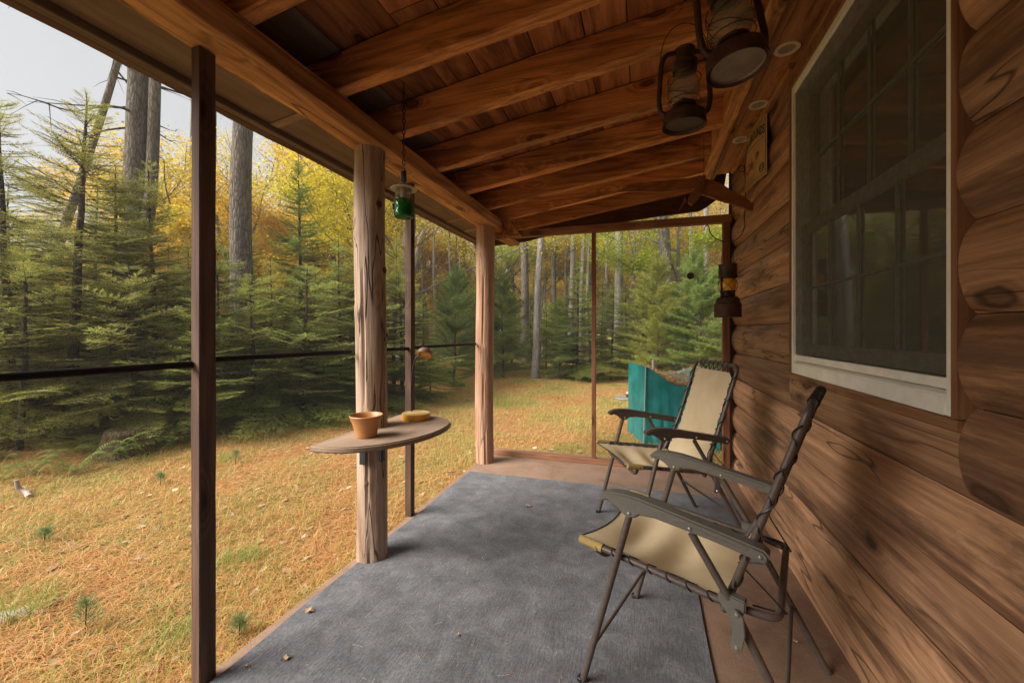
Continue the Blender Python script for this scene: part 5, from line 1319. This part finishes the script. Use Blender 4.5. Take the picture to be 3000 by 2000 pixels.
def driftwood():
    x, y = gp(60, 1440, -.08); t = empty('driftwood', (x, y, gz(x, y)), label='weathered grey branch stub lying in the needles at left', cat='branch')
    m = MB(); m.add(*tube(smooth_path([(.12, .0, .01), (.03, .02, .03), (-.02, 0, .06), (-.03, -.01, .13)], 4), lambda u: .022-.008*u, 9)); m.add(*tube(smooth_path([(-.01, 0, .05), (-.09, .02, .06), (-.17, .05, .05)], 4), lambda u: .012-.008*u, 7))
    m.build('branch_body', plain('driftwood', (.36, .27, .24), .8, var=.4, nscale=14), t)
driftwood()
def stone(px, py, s, label):
    x, y = gp(px, py, -.08); bm = bmesh.new(); bmesh.ops.create_icosphere(bm, subdivisions=3, radius=1)
    for v in bm.verts: v.co = Vector((v.co.x*s, v.co.y*s*.6, v.co.z*s*.22))*(1+.25*noise.noise(v.co*1.7+Vector((px, 0, 0))))
    me = bpy.data.meshes.new('stone'); bm.to_mesh(me); bm.free(); me.polygons.foreach_set('use_smooth', [True]*len(me.polygons)); me.materials.append(M_stone)
    o = bpy.data.objects.new('stone', me); col.objects.link(o); o.location = (x, y, gz(x, y)+.01); o.rotation_euler = (0, 0, .5); tag(o, label, 'stone', 'pale stones in the yard')
M_stone = plain('pale stone', (.46, .36, .30), .8, var=.2)
stone(25, 1797, .075, 'pale flat stone at the left edge of the picture'); stone(78, 1776, .035, 'smaller pale stone right of the flat one')
M_seed = leafmat('seedling', [(0, (.16, .24, .08)), (.6, (.28, .36, .14)), (1, (.42, .42, .2))], .4, useobj=False)
def seedling(px, py, h, label, seed):
    random.seed(seed); x, y = gp(px, py, -.09); V = []; F = []
    t = empty('pine_seedling', (x, y, gz(x, y)), label=label, cat='seedling', group='pine seedlings in the yard')
    for k in range(260):
        u = random.random()**.8; z = h*(.25+.75*u); r = h*.35*(1-u)+.01; a = random.uniform(0, 2*PI); p = Vector((math.cos(a)*r*random.random(), math.sin(a)*r*random.random(), z))
        d = Vector((math.cos(a)*.8, math.sin(a)*.8, random.uniform(.1, 1.4))).normalized()*random.uniform(.025, .055); s_ = d.cross(Vector((random.random(), random.random(), 1))).normalized()*.0016; q = len(V); V += [p-s_, p+s_, p+d]; F.append((q, q+1, q+2))
    np_mesh('needles', [tuple(v) for v in V], F, M_seed, t); MB().add(*tube([(0, 0, 0), (.004, 0, h*.5), (0, .003, h)], .0025, 5)).build('stem', B_dark, t)
for i, (px, py, h, lb) in enumerate(((130, 1590, .09, 'seedling left of the leftmost grass'), (250, 1850, .14, 'tall dark-stemmed seedling at lower left'), (470, 1420, .10, 'thin seedling left of the square post near the forest edge'),
                                     (700, 1870, .09, 'seedling at the slab edge right of the square post'), 
                                     (690, 1360, .12, 'dusty seedling near the forest edge behind the square post'), (1600, 1140, .3, 'whitish seedling at the foot of the pale trunk'))):
    seedling(px, py, h, lb.replace('seedling', 'pine seedling', 1), i)

# thin haze volume added to lift the dark forest
def haze():
    m = bpy.data.materials.new('haze air'); m.use_nodes = True; t = m.node_tree; t.nodes.remove(t.nodes['Principled BSDF'])
    v = t.nodes.new('ShaderNodeVolumePrincipled'); v.inputs['Color'].default_value = (.95, .93, .88, 1); v.inputs['Density'].default_value = .0028; v.inputs['Anisotropy'].default_value = 0
    t.links.new(v.outputs[0], t.nodes['Material Output'].inputs['Volume'])
    o = MB().add(*box(-60, 60, -20, 62, -1.5, 18)).build('haze', m, smooth=False); tag(o, 'thin pale haze added to brighten the trees', 'haze', kind='stuff')
haze()

# look-alikes in one place: say which by their order from left to right
from collections import defaultdict
by = defaultdict(list)
for o in col.objects:
    if o.parent is None and 'label' in o and o.get('category') == 'tree': by[o['label']].append(o)
def lr(o): x, y = o.location.x, o.location.y; return (x*CS+y*SN)/max(.1, -x*SN+y*CS)
ORD = ('first from left', 'second from left', 'third from left', 'fourth from left', 'fifth from left', 'sixth from left', 'seventh from left')
NUM = {2: ('left of two', 'right of two'), 3: ('leftmost', 'middle one', 'rightmost'), 4: ORD[:4], 5: ORD[:5], 6: ORD[:6], 7: ORD}
for lb, os_ in by.items():
    if len(os_) in NUM:
        for o, q in zip(sorted(os_, key=lr), NUM[len(os_)]): o['label'] = lb+', '+q
